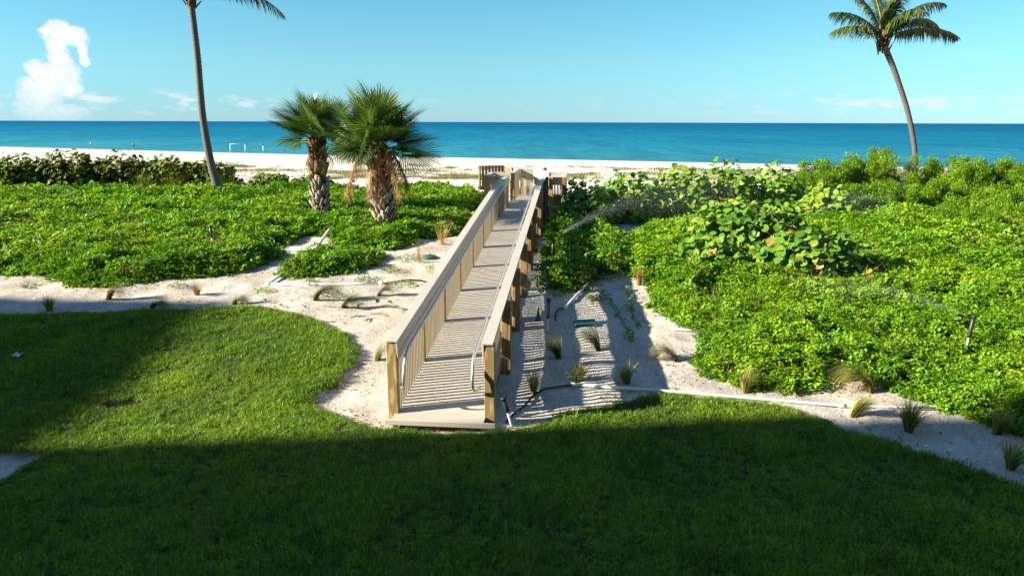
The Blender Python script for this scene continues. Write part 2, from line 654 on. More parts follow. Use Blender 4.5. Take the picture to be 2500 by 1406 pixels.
def make_materials():
    M['ground'] = m_ground()
    M['sea'] = m_sea()
    M['lawn'] = m_leaf('lawn_grass_blade', (.042, .105, .024), (.230, .390, .020), (.36, .38, .03), .06, .48, .36, .8, .28)
    M['cover'] = m_leaf('dune_sunflower_leaf', (.048, .145, .012), (.165, .360, .020), (.32, .34, .02), .09, .5, .38, .45, .18)
    M['cover_r'] = m_leaf('bright_sunflower_leaf', (.068, .182, .012), (.215, .425, .018), (.37, .42, .02), .08, .5, .42, .5, .18)
    M['petal'] = m_plain('yellow_petal', (.72, .42, .01), .6, .1)
    M['grape'] = m_leaf('sea_grape_leaf', (.040, .130, .014), (.165, .310, .024), (.34, .38, .04), .12, .5, .30, .9, .25)
    M['grape_old'] = m_leaf('old_sea_grape_leaf', (.26, .17, .03), (.36, .28, .04), (.36, .14, .05), .16, .4, .3, .9, .5)
    M['hedge'] = m_leaf('dark_hedge_leaf', (.020, .062, .010), (.090, .150, .016), (.28, .22, .02), .13, .55, .28, .7, .12)
    M['shrub'] = m_leaf('bay_shrub_leaf', (.060, .155, .010), (.180, .350, .018), (.30, .34, .02), .10, .5, .38, .6, .2)
    M['tuft'] = m_leaf('tuft_blade', (.085, .130, .025), (.24, .27, .06), (.46, .33, .13), .20, .6, .3, 1.2, .2)
    M['straw'] = m_leaf('dry_straw_blade', (.26, .17, .06), (.42, .29, .12), (.30, .18, .07), .2, .7, .2, 1.2, .1)
    M['beachgrass'] = m_leaf('beach_grass_blade', (.09, .11, .03), (.21, .22, .08), (.30, .24, .12), .2, .7, .25, .4, .1)
    M['fan'] = m_leaf('fan_palm_leaflet', (.018, .066, .018), (.085, .165, .034), (.20, .24, .05), .12, .38, .22, .9, .5)
    M['dead'] = m_leaf('dead_palm_leaflet', (.13, .085, .045), (.30, .21, .12), (.40, .31, .2), .2, .8, .15, 1.5, .1)
    M['coco'] = m_leaf('coconut_leaflet', (.014, .045, .020), (.07, .12, .03), (.26, .25, .06), .08, .35, .22, .8, .5)
    M['petiole'] = m_plain('palm_petiole', (.14, .17, .05), .55, .2)
    M['boot'] = m_plain('palm_boot', (.27, .235, .20), .9, .45, 9, bstr=.5, stretch=(14, 14, 2), spec=.1)
    M['boot_top'] = m_plain('brown_palm_boot', (.16, .095, .055), .9, .4, 9, bstr=.5, stretch=(14, 14, 2), spec=.1)
    M['fibre'] = m_plain('palm_trunk_core', (.045, .034, .026), .95, .35, 20, bstr=.5, spec=.1)
    M['flower_stalk'] = m_plain('dry_flower_stalk', (.33, .17, .08), .85, .3)
    M['coco_trunk'] = m_plain('coconut_trunk', (.105, .096, .092), .9, .35, 5, bstr=.4, stretch=(3, 3, 12), spec=.1)
    M['stem'] = m_plain('shrub_stem', (.17, .13, .09), .85, .3, spec=.15)
    M['vine'] = m_plain('green_vine_stem', (.10, .14, .05), .8, .3, spec=.15)
    M['post'] = m_wood('treated_pine', (.45, .34, .165), (.26, .18, .075), (.12, .06, .03))
    M['outer_post'] = m_wood('shade_toned_pine', (.31, .215, .11), (.18, .115, .05), (.09, .04, .02))  # the posts' pine again, with shade toned into a darker, browner colour
    M['joist'] = m_wood('weathered_pine', (.34, .23, .12), (.20, .125, .06), (.08, .04, .02))
    M['deck'] = m_composite('composite_deck', (.385, .358, .31))
    M['cap'] = m_composite('composite_cap', (.415, .392, .342), .06)
    M['baluster'] = m_composite('composite_baluster', (.36, .30, .215), .1)
    M['alu'] = m_plain('aluminium_rail', (.50, .51, .54), .42, .06, 20, metal=.85)
    M['pvc'] = m_plain('white_pvc', (.78, .77, .74), .4, .08, 6)
    M['hose'] = m_plain('black_hose', (.018, .018, .018), .5, .2)
    M['blackplastic'] = m_plain('black_plastic', (.02, .02, .021), .4, .2)
    M['greenplastic'] = m_plain('green_plastic', (.02, .115, .08), .5, .15, 14)
    M['white'] = m_plain('white_paint', (.80, .80, .78), .6, .06)
    M['shell'] = m_plain('broken_shell', (.62, .57, .50), .6, .45, 3)
    M['twig'] = m_plain('dry_twig', (.16, .11, .075), .9, .35)
    M['wall'] = m_plain('painted_stucco', (.60, .55, .47), .8, .05, 1.5)
    M['roof'] = m_plain('roof_slab', (.45, .42, .38), .8, .08, 1.5)
    M['window'] = m_plain('dark_window_glass', (.03, .04, .05), .08, .1, spec=.6)
    M['skin'] = m_plain('skin', (.42, .24, .16), .6, .08)
    M['hair'] = m_plain('hair', (.06, .04, .03), .7, .2)
    M['cloth_white'] = m_plain('white_cloth', (.74, .74, .76), .85, .05)
    M['cloth_dark'] = m_plain('dark_cloth', (.025, .028, .04), .85, .2)
    M['cloth_blue'] = m_plain('pale_blue_cloth', (.45, .60, .72), .85, .06)
    m, t, p, out = new_mat('water_drops')
    p.inputs['Base Color'].default_value = (.85, .92, .95, 1)
    p.inputs['Roughness'].default_value = .3
    tr = t.new('ShaderNodeBsdfTranslucent')
    tr.inputs['Color'].default_value = (.85, .92, .95, 1)
    tp = t.new('ShaderNodeBsdfTransparent')
    m1 = t.new('ShaderNodeMixShader')
    m1.inputs[0].default_value = .5
    t.l.new(p.outputs[0], m1.inputs[1])
    t.l.new(tr.outputs[0], m1.inputs[2])
    m2 = t.new('ShaderNodeMixShader')
    m2.inputs[0].default_value = .16
    t.l.new(tp.outputs[0], m2.inputs[1])
    t.l.new(m1.outputs[0], m2.inputs[2])
    t.l.new(m2.outputs[0], out.inputs['Surface'])
    M['drops'] = m


make_materials()


# ------------------------------------------------------------------ scatter through geometry nodes (ground cover, turf, crowns)
_gn_cache = {}


def scatter_tree(variants, mat):
    key = (tuple(v.name for v in variants), mat.name)
    if key in _gn_cache:
        return _gn_cache[key]
    ng = bpy.data.node_groups.new('scatter', 'GeometryNodeTree')
    ng.interface.new_socket('Geometry', in_out='INPUT', socket_type='NodeSocketGeometry')
    ng.interface.new_socket('Geometry', in_out='OUTPUT', socket_type='NodeSocketGeometry')
    N, L = ng.nodes, ng.links
    gi, go = N.new('NodeGroupInput'), N.new('NodeGroupOutput')
    jn = N.new('GeometryNodeJoinGeometry')
    for v in reversed(variants):
        oi = N.new('GeometryNodeObjectInfo')
        oi.transform_space = 'ORIGINAL'
        oi.inputs['Object'].default_value = v
        oi.inputs['As Instance'].default_value = False
        g2 = N.new('GeometryNodeGeometryToInstance')
        L.new(oi.outputs['Geometry'], g2.inputs[0])
        L.new(g2.outputs[0], jn.inputs[0])
    ip = N.new('GeometryNodeInstanceOnPoints')
    ip.inputs['Pick Instance'].default_value = True

    def na(name, typ):
        a = N.new('GeometryNodeInputNamedAttribute')
        a.data_type = typ
        a.inputs['Name'].default_value = name
        return a.outputs[0]
    L.new(gi.outputs[0], ip.inputs['Points'])
    L.new(jn.outputs[0], ip.inputs['Instance'])
    L.new(na('var', 'INT'), ip.inputs['Instance Index'])
    L.new(na('rot', 'FLOAT_VECTOR'), ip.inputs['Rotation'])
    L.new(na('scl', 'FLOAT_VECTOR'), ip.inputs['Scale'])
    L.new(ip.outputs[0], go.inputs[0])
    _gn_cache[key] = ng
    return ng


def scatter(name, pts, rot, scl, variants, mat, parent=None):
    n = len(pts)
    me = bpy.data.meshes.new(name)
    me.vertices.add(n)
    me.vertices.foreach_set('co', np.asarray(pts, np.float32).ravel())
    a = me.attributes.new('rot', 'FLOAT_VECTOR', 'POINT')
    a.data.foreach_set('vector', np.asarray(rot, np.float32).ravel())
    a = me.attributes.new('scl', 'FLOAT_VECTOR', 'POINT')
    scl = np.asarray(scl, np.float32)
    if scl.ndim == 1:
        scl = np.repeat(scl[:, None], 3, 1)
    a.data.foreach_set('vector', scl.ravel())
    a = me.attributes.new('var', 'INT', 'POINT')
    a.data.foreach_set('value', rng.integers(0, len(variants), n).astype(np.int32))
    me.materials.append(mat)
    o = link(name, me, parent)
    md = o.modifiers.new('scatter', 'NODES')
    md.node_group = scatter_tree(variants, mat)
    return o


def source(name, me):
    """a mesh kept out of the scene, only read by the scatter nodes"""
    return bpy.data.objects.new(name, me)


def leaf_verts(length, width, fold, curl, segs=2):
    """one leaf along +X, folded at the midrib; returns verts, quads"""
    v, q = [], []
    prof = {2: [(0, .06), (.45, 1.0), (1, .02)], 3: [(0, .06), (.3, .9), (.68, .8), (1, .03)]}[segs]
    for i, (s, w) in enumerate(prof):
        z = -curl * s * s * length
        ww = w * width * .5
        v += [(s * length, -ww, z + fold * ww), (s * length, 0, z), (s * length, ww, z + fold * ww)]
        if i:
            b = 3 * (i - 1)
            q += [(b, b + 3, b + 4, b + 1), (b + 1, b + 4, b + 5, b + 2)]
    return np.array(v), np.array(q)


def rot_pts(v, rz, ry, rx=0.0):
    e = Euler((rx, ry, rz), 'XYZ').to_matrix()
    return v @ np.array(e).T


def leaf_clump(name, n, rad, hgt, ll, lw, mat, flower=0, up=.5, seedv=1, petal=None):
    """a spray of small leaves on short stems, in a dome"""
    r = np.random.default_rng(seedv)
    V, Q, A, MI = [], [], [], []
    off = 0
    for i in range(n):
        L = ll * r.uniform(.65, 1.25)
        v, q = leaf_verts(L, lw * L / ll * r.uniform(.8, 1.15), r.uniform(.15, .7), r.uniform(0, .5))
        v = rot_pts(v, r.uniform(0, 6.283), -r.uniform(-.5, up * 1.9))
        a = r.uniform(0, 6.283)
        rr = rad * math.sqrt(r.random())
        hz = hgt * (1 - (rr / rad) ** 2 * .6) * r.uniform(.35, 1.0)
        v = v + np.array([rr * math.cos(a), rr * math.sin(a), hz])
        V.append(v)
        Q.append(q + off)
        off += len(v)
        A.append(np.full(len(v), r.random()))
        MI += [0] * len(q)
    for i in range(flower):
        a = r.uniform(0, 6.283)
        rr = rad * .6 * math.sqrt(r.random())
        c = np.array([rr * math.cos(a), rr * math.sin(a), hgt * 1.1])
        tilt = r.uniform(-.6, .6)
        for k in range(6):
            v, q = leaf_verts(.026, .017, .1, .1)
            v = rot_pts(v, k * 1.047, tilt * .5) + c
            V.append(v)
            Q.append(q + off)
            off += len(v)
            A.append(np.full(len(v), .5))
            MI += [1] * len(q)
    me = np_mesh(name, np.concatenate(V), np.concatenate(Q), None, [mat] + ([petal] if petal else []), {'shade': np.concatenate(A)}, mat_idx=MI)
    return source(name, me)


def grass_clump(name, n, rad, hgt, wid, mat, spread=.7, seedv=1, segs=3):
    r = np.random.default_rng(seedv)
    V, Q, A = [], [], []
    off = 0
    for i in range(n):
        a = r.uniform(0, 6.283)
        rr = rad * math.sqrt(r.random())
        h = hgt * r.uniform(.55, 1.15)
        w = wid * r.uniform(.7, 1.2)
        d = r.uniform(0, 6.283)
        lean = r.uniform(.1, spread)
        dx, dy = math.cos(d), math.sin(d)
        sx, sy = -dy * w / 2, dx * w / 2
        v = []
        for k in range(segs):
            s = k / (segs - 1)
            out = lean * h * s * s
            z = h * s * (1 - .35 * lean * s)
            tw = 1 - .85 * s * s
            x0, y0 = rr * math.cos(a) + dx * out, rr * math.sin(a) + dy * out
            v += [(x0 - sx * tw, y0 - sy * tw, z), (x0 + sx * tw, y0 + sy * tw, z)]
        q = [(2 * k, 2 * k + 1, 2 * k + 3, 2 * k + 2) for k in range(segs - 1)]
        V.append(np.array(v))
        Q.append(np.array(q) + off)
        off += len(v)
        A.append(np.full(len(v), r.random()))
    me = np_mesh(name, np.concatenate(V), np.concatenate(Q), None, [mat], {'shade': np.concatenate(A)})
    return source(name, me)


# ------------------------------------------------------------------ the setting

def axis(fine, coarse):
    return np.unique(np.round(np.concatenate([fine, coarse]), 3))


def build_ground():
    xs = axis(np.arange(-15, 13, .085), np.concatenate([np.arange(-40, -15, .5), np.arange(13, 40, .5), -np.geomspace(40, 900, 34), np.geomspace(40, 700, 34)]))
    ys = axis(np.concatenate([np.arange(2.5, 21, .085), np.arange(21, 36, .2)]), np.concatenate([np.arange(-60, 2.5, 3.0), np.arange(36, 60, .5), np.geomspace(60, 620, 60)]))
    X, Y = np.meshgrid(xs, ys)
    x, y = X.ravel(), Y.ravel()
    z = ground_h(x, y)
    lawn = sstep(-.02, .03, sdist(x, y, LAWN) + (fbm(x, y, 6, 2) - .5) * .08) * (1 - sstep(-.02, .03, sdist(x, y, PAD)))
    hole = sstep(-.02, .06, sdist(x, y, HOLE))
    litter_shade = np.zeros_like(x)
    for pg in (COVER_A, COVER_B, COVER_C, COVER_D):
        litter_shade = np.maximum(litter_shade, sstep(.05, .35, sdist(x, y, pg)))
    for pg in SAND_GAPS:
        litter_shade *= 1 - sstep(-.1, .1, sdist(x, y, pg))
    litter_shade = np.maximum(litter_shade, .8 * sstep(26, 28, y) * (1 - sstep(33, 35, y)) * sstep(1.6, 2.6, x))
    t = (y - 36) / (shore_y(x) - 36)
    wet = sstep(.965, .995, t + (fbm(x, y, .06, 3) - .5) * .02)
    nx, ny = len(xs), len(ys)
    i = np.arange(nx * ny).reshape(ny, nx)
    q = np.stack([i[:-1, :-1], i[:-1, 1:], i[1:, 1:], i[1:, :-1]], -1).reshape(-1, 4)
    me = np_mesh('ground', np.stack([x, y, z], 1), q, None, [M['ground']], {'lawn': np.maximum(lawn, hole), 'litter': litter_shade, 'wet': wet}, smooth=True)
    tag(link('ground', me), kind='structure', label='pale shelly sand sloping over the dune to the white beach')


def build_sea():
    xs = np.concatenate([-np.geomspace(60000, 300, 14), np.linspace(-250, 250, 11), np.geomspace(300, 60000, 14)])
    ys = np.concatenate([[40], np.linspace(80, 300, 12), np.geomspace(350, 60000, 16)])
    X, Y = np.meshgrid(xs, ys)
    nx, ny = len(xs), len(ys)
    i = np.arange(nx * ny).reshape(ny, nx)
    q = np.stack([i[:-1, :-1], i[:-1, 1:], i[1:, 1:], i[1:, :-1]], -1).reshape(-1, 4)
    me = np_mesh('sea', np.stack([X.ravel(), Y.ravel(), np.full(X.size, -2.2)], 1), q, None, [M['sea']])
    tag(link('sea', me), kind='structure', label='calm turquoise sea running to the horizon')


def build_lawn():
    n = 58000
    x = rng.uniform(-14, 8.2, n * 2)
    y = rng.uniform(3.2, 15.6, n * 2)
    vis = (np.abs(x) < y * .76 + 1.2)
    x, y = x[vis], y[vis]
    d = sdist(x, y, LAWN) + (fbm(x, y, 5, 3) - .5) * .20
    k = (d > .015) & (sdist(x, y, PAD) < -.04) & (sdist(x, y, HOLE) < -.02)
    x, y, d = x[k], y[k], d[k]
    z = ground_h(x, y)
    thin = fbm(x + 9, y, 1.6, 3)
    s = (.66 + .55 * sstep(.3, .7, thin)) * rng.uniform(.6, 1.35, len(x))
    rot = np.stack([rng.normal(0, .22, len(x)), rng.normal(0, .22, len(x)), rng.uniform(0, 6.283, len(x))], 1)
    var = [grass_clump('turf_tuft', 38, .080, .062, .0080, M['lawn'], 1.3, 100 + i) for i in range(5)]
    o = scatter('lawn_grass', np.stack([x, y, z - .008], 1), rot, s, var, M['lawn'])
    tag(o, 'dense mown lawn curving in front of the boardwalk', kind='stuff')


def cover(name, polys, gaps, dens, hmax, variants, mat, label, extra=None):
    P, Rr, Sc = [], [], []
    for pg in polys:
        mn, mx = pg.min(0), pg.max(0)
        n = int((mx[0] - mn[0]) * (mx[1] - mn[1]) * dens)
        x = rng.uniform(mn[0], mx[0], n)
        y = rng.uniform(mn[1], mx[1], n)
        # thin out with distance, each clump growing to match
        fs = np.clip(y / 15.0, .85, 2.0)
        k = (rng.random(n) < 1 / fs ** 2) & (np.abs(x) < y * .80 + 2.5)
        x, y, fs = x[k], y[k], fs[k]
        k = inside(x, y, pg)
        x, y, fs = x[k], y[k], fs[k]
        d = sdist(x, y, pg) + (fbm(x, y, 2.3, 3) - .5) * .5
        for g in gaps:
            d = np.minimum(d, -sdist(x, y, g) - .22 + (fbm(x, y, 3, 2) - .5) * .3)
        k = d > 0.0
        x, y, fs, d = x[k], y[k], fs[k], d[k]
        bump_ = sstep(.32, .68, fbm(x, y, .55, 3)) * .6 + sstep(.3, .7, fbm(x + 31, y + 5, 1.7, 3)) * .4
        H = hmax * (.30 + .9 * bump_) * sstep(0, .55, d + .05)
        for tx, ty in ((-6.35, 23.5), (-3.82, 21.2)):
            H = H * (1 - .8 * np.exp(-((x - tx) / .75) ** 2 - ((y - ty) / .9) ** 2))
        u = 1 - .75 * rng.random(len(x)) ** 1.6
        z = ground_h(x, y) + H * u - .06
        P.append(np.stack([x, y, z], 1))
        Rr.append(np.stack([rng.normal(0, .35, len(x)), rng.normal(0, .35, len(x)), rng.uniform(0, 6.283, len(x))], 1))
        Sc.append(fs * rng.uniform(.75, 1.25, len(x)))
    o = scatter(name, np.concatenate(P), np.concatenate(Rr), np.concatenate(Sc), variants, mat)
    tag(o, label, kind='stuff')
    return o


def build_covers():
    va = [leaf_clump('cover_clump', 34, .15, .13, .075, .048, M['cover'], 0, .5, 200 + i) for i in range(4)]
    cover('ground_cover', [COVER_A, COVER_B], SAND_GAPS, 125, .42, va, M['cover'], 'low leafy dune plants around the fan palms')
    vc = [leaf_clump('bright_clump', 36, .15, .13, .068, .050, M['cover_r'], (1 if i < 1 else 0), .5, 220 + i, M['petal']) for i in range(14)]
    cover('flowering_ground_cover', [COVER_C], [], 150, .40, vc, M['cover_r'], 'bright green flowering ground cover beside the curving lawn')
    vd = [leaf_clump('vine_clump', 26, .16, .12, .085, .060, M['cover'], 0, .5, 240 + i) for i in range(3)]
    cover('shaded_ground_cover', [COVER_D], [], 42, .42, vd, M['cover'], 'darker low plants in the shade beside the boardwalk')
    # thin grass on the open beach
    n = 36000
    x = rng.uniform(-45, 22, n)
    y = rng.uniform(34, 85, n)
    f = fbm(x * .6, y * 1.6, .11, 4)
    fine = fbm(x, y * 2, .5, 3)
    prob = sstep(.46, .60, f) * sstep(.42, .58, fine) * (1 - sstep(62, 84, y)) * sstep(33, 41, y + 6 * (fbm(x, y, .2, 2) - .5)) * np.where(x > 2, .5, 1.0)
    k = rng.random(n) < prob * .8
    x, y = x[k], y[k]
    z = ground_h(x, y)
    var = [grass_clump('beach_grass_tuft', 26, .22, .16, .012, M['beachgrass'], 1.6, 260 + i) for i in range(3)]
    rot = np.stack([np.zeros(len(x)), np.zeros(len(x)), rng.uniform(0, 6.283, len(x))], 1)
    o = scatter('beach_grass', np.stack([x, y, z], 1), rot, rng.uniform(.9, 2.1, len(x)), var, M['beachgrass'])
    tag(o, 'sparse flat grass scattered over the white beach', kind='stuff')
    # shell fragments on the near sand
    n = 30000
    x = rng.uniform(-11, 7, n)
    y = rng.uniform(7, 22, n)
    k = (sdist(x, y, LAWN) < -.06) & (sdist(x, y, COVER_A) < .1) & (sdist(x, y, COVER_C) < .1) & (sdist(x, y, COVER_B) < .1) & (np.abs(x) < y * .76 + .5)
    k &= rng.random(n) < np.where(x > 0, .85, .38)
    x, y = x[k], y[k]
    sv = []
    for i in range(4):
        r = np.random.default_rng(280 + i)
        mb = MB()
        a = sorted(r.uniform(0, 6.28, 5))
        ring = [(math.cos(t_) * r.uniform(.6, 1), math.sin(t_) * r.uniform(.6, 1), -.1) for t_ in a]
        mb.v = ring + [(0.1, 0, .35)]
        mb.t = [(j, (j + 1) % 5, 5) for j in range(5)]
        sv.append(source('shell_fragment', np_mesh('shell_fragment', np.array(mb.v), None, mb.t, [M['shell']])))
    rot = np.stack([rng.normal(0, .5, len(x)), rng.normal(0, .5, len(x)), rng.uniform(0, 6.283, len(x))], 1)
    o = scatter('shell_gravel', np.stack([x, y, ground_h(x, y)], 1), rot, rng.gamma(2.0, .0062, len(x)) + .004, sv, M['shell'])
    tag(o, 'broken shells strewn over the sand around the boardwalk', kind='stuff')


def build_litter():
    n = 26000
    x = rng.uniform(-9, 6, n)
    y = rng.uniform(8, 17, n)
    dl = -sdist(x, y, LAWN)
    dc = -np.maximum(np.maximum(sdist(x, y, COVER_A), sdist(x, y, COVER_C)), sdist(x, y, COVER_B))
    k = (dl > .03) & (dc > -.2) & (rng.random(n) < (.5 * np.exp(-dl / .35) + .35 * np.exp(-np.maximum(dc, 0) / .4) + .03) * sstep(.42, .6, fbm(x, y, 1.3, 3)) * 1.6)
    x, y = x[k], y[k]
    va = []
    for i in range(4):
        v, q = leaf_verts(1.0, .35 + .2 * i, .5, .5 - .3 * i)
        va.append(source('litter_leaf', np_mesh('litter_leaf', v, q, None, [M['straw']], {'shade': np.full(len(v), .1 + .25 * i)})))
    rot = np.stack([rng.normal(0, .3, len(x)), rng.normal(0, .3, len(x)), rng.uniform(0, 6.283, len(x))], 1)
    o = scatter('leaf_litter', np.stack([x, y, ground_h(x, y) + .006], 1), rot, rng.uniform(.02, .065, len(x)), va, M['straw'])
    tag(o, 'dry brown leaf litter along the edges of lawn and plants', kind='stuff')
    P = []
    for pg, nn in ((COVER_A, 900), (COVER_C, 500)):
        mn, mx = pg.min(0), pg.max(0)
        x = rng.uniform(mn[0], mx[0], nn * 6)
        y = rng.uniform(mn[1], mx[1], nn * 6)
        k = (sdist(x, y, pg) > .35) & (np.abs(x) < y * .8) & (rng.random(len(x)) < sstep(.54, .66, fbm(x + 70, y, .45, 3)))
        P.append(np.stack([x[k], y[k], ground_h(x[k], y[k]) + .05], 1)[:nn])
    P = np.concatenate(P)
    va = [grass_clump('dry_stem_tuft', 14, .12, .42, .007, M['straw'], .9, 290 + i) for i in range(3)]
    rot = np.stack([rng.normal(0, .2, len(P)), rng.normal(0, .2, len(P)), rng.uniform(0, 6.283, len(P))], 1)
    o = scatter('dry_stems', P, rot, rng.uniform(.7, 1.35, len(P)), va, M['straw'])
    tag(o, 'thin dry stems poking through the ground cover', kind='stuff')


# ------------------------------------------------------------------ boardwalk

def bwp(s, n, z):
    p = BW_O + BW_D * s + BW_N * n
    return Vector((p[0], p[1], z))


RUN = 12.96
DECK0 = .12
SLOPE = 1 / 12


def deck_z(s):
    return DECK0 + max(0.0, min(s, RUN)) * SLOPE


def basis_mesh(name, base, a, b, up, mat):
    pass


def beam(name, p0, p1, w, h, mat, parent, side=None, vert=False):
    """a straight board from p0 to p1, w across, h deep; object sits at its middle with X along it so the grain follows"""
    p0, p1 = Vector(p0), Vector(p1)
    d = p1 - p0
    L = d.length
    x = d.normalized()
    ref = Vector((0, 0, 1)) if abs(x.z) < .9 else Vector((*BW_N, 0))
    y = ref.cross(x).normalized()
    z = x.cross(y)
    me = bevelled_box_mesh(name, (L, w, h), mat, min(.004, w * .2, h * .2))
    o = link(name, me, parent)
    m = Matrix((x, y, z)).transposed().to_4x4()
    m.translation = (p0 + p1) / 2
    o.matrix_local = m
    return o


def post_obj(name, base, top, w, mat, parent, yaw):
    L = top - base.z
    me = bevelled_box_mesh(name, (w, w, L), mat, .006)
    o = link(name, me, parent)
    o.location = (base.x, base.y, base.z + L / 2)
    o.rotation_euler = (0, 0, yaw)
    return o


def guard(root, pts, side, post_n, ground=True, cap_over=0.0, bal=True, bal_gap=.105, bal_w=.038, fascia=True, cap_w=.155, handrail=None):
    """a guard along pts [(s, n, deck z)], posts at the given arc stations; side: +1 when the deck lies towards +normal"""
    P = [bwp(s, n, z) for s, n, z in pts]
    for a, b in zip(P[:-1], P[1:]):
        d = (b - a)
        hd = Vector((d.x, d.y, 0)).normalized()
        inn = Vector((-hd.y, hd.x, 0)) * side
        L = math.hypot(d.x, d.y)
        sl = d.z / L
        k = max(1, round(d.length / 3.66))
        for m in range(k):
            u, w = a.lerp(b, m / k), a.lerp(b, (m + 1) / k)
            gap = hd * (.0025 if m else 0)
            beam('cap_board', u + Vector((0, 0, 1.055)) + gap - (hd * cap_over if m == 0 else Vector()), w + Vector((0, 0, 1.055)) + (hd * .07 if m == k - 1 else Vector()), cap_w, .03, M['cap'], root)
            if fascia:
                beam('fascia_board', u + gap + inn * .062 + Vector((0, 0, .90)), w + inn * .062 + Vector((0, 0, .90)), .026, .27, M['cap'], root)
        n_posts = max(1, round(L / 1.83))
        if L < 1.0:
            n_posts = 1
        sp = L / n_posts
        for i in range(n_posts + 1):
            if i == n_posts and not post_n:
                continue
            off = .07 if i == 0 else 0.0
            q = a + hd * (sp * i + off) + Vector((0, 0, sl * (sp * i + off)))
            q = q - inn * (.022 if i == 0 or side < 0 else .075)
            zb = gz(q.x, q.y) - .12
            top = q.z + 1.037
            post_obj('post', Vector((q.x, q.y, min(zb, q.z - .3))), top, .14, M['post' if i == 0 or side < 0 else 'outer_post'], root, math.atan2(hd.y, hd.x))
        if bal:
            k = int(L / bal_gap)
            for i in range(1, k):
                t = i * L / k
                if min(abs(t - sp * j) for j in range(n_posts + (1 if post_n or bal_gap > .1 else 0))) < .085:
                    continue
                q = a + hd * t + Vector((0, 0, sl * t)) + inn * .030
                key = round(bal_w, 3)
                me = bal_mesh(key)
                o = link('baluster', me, root)
                o.location = (q.x, q.y, q.z + .35)
                o.rotation_euler = (0, 0, math.atan2(hd.y, hd.x))


_bal = {}


def bal_mesh(w):
    if w not in _bal:
        _bal[w] = bevelled_box_mesh('baluster', (w, .036, .82), M['baluster'], .004)
    return _bal[w]


def plank_row(root, s0, s1, n0, n1, zf, step=.146, along=None):
    k = max(1, round((s1 - s0) / step))
    w = (s1 - s0) / k
    me = bevelled_box_mesh('plank', (abs(n1 - n0), w - .006, .026), M['deck'], .003)
    for i in range(k):
        s = s0 + (i + .5) * w
        o = link('plank', me, root)
        p = bwp(s, (n0 + n1) / 2, zf(s) - .013 + random.uniform(-.0012, .0012))
        o.location = p
        o.rotation_euler = Euler((math.atan(SLOPE) if 0 < s < RUN else 0, 0, -BW_A), 'XYZ')


def handrail(root, side):
    """aluminium grab rail inside a guard, dropping and returning to the post at its foot"""
    n = side * .475
    pts, nb = [], side * .555
    z = lambda s, d: deck_z(s) + d
    pts.append(bwp(.10, nb, z(.1, .40)))
    pts.append(bwp(.02, side * .53, z(0, .385)))
    pts.append(bwp(-.05, side * .49, z(0, .40)))
    pts.append(bwp(-.10, n, z(0, .47)))
    pts.append(bwp(-.09, n, z(0, .60)))
    pts.append(bwp(-.03, n, z(0, .74)))
    pts.append(bwp(.08, n, z(.08, .84)))
    pts.append(bwp(.28, n, z(.28, .88)))
    pts.append(bwp(6.5, n, z(6.5, .88)))
    pts.append(bwp(RUN - .3, n, z(RUN - .3, .88)))
    pts.append(bwp(RUN + .2, n, z(RUN, .895)))
    pts.append(bwp(RUN + 1.2, n, z(RUN, .895)))
    mb = MB()
    mb.tube(pts, .021, 10)
    hr = mb.build('handrail', M['alu'], root, smooth=True)
    for i in range(8):
        s = .45 + i * 1.78
        b = MB()
        p = bwp(s, n, deck_z(s) + .862)
        b.tube([p, p + Vector((0, 0, -.05)), bwp(s, n + side * .05, deck_z(s) + .80), bwp(s, side * .55, deck_z(s) + .80)], .008, 6)
        b.build('bracket', M['alu'], hr, smooth=True)


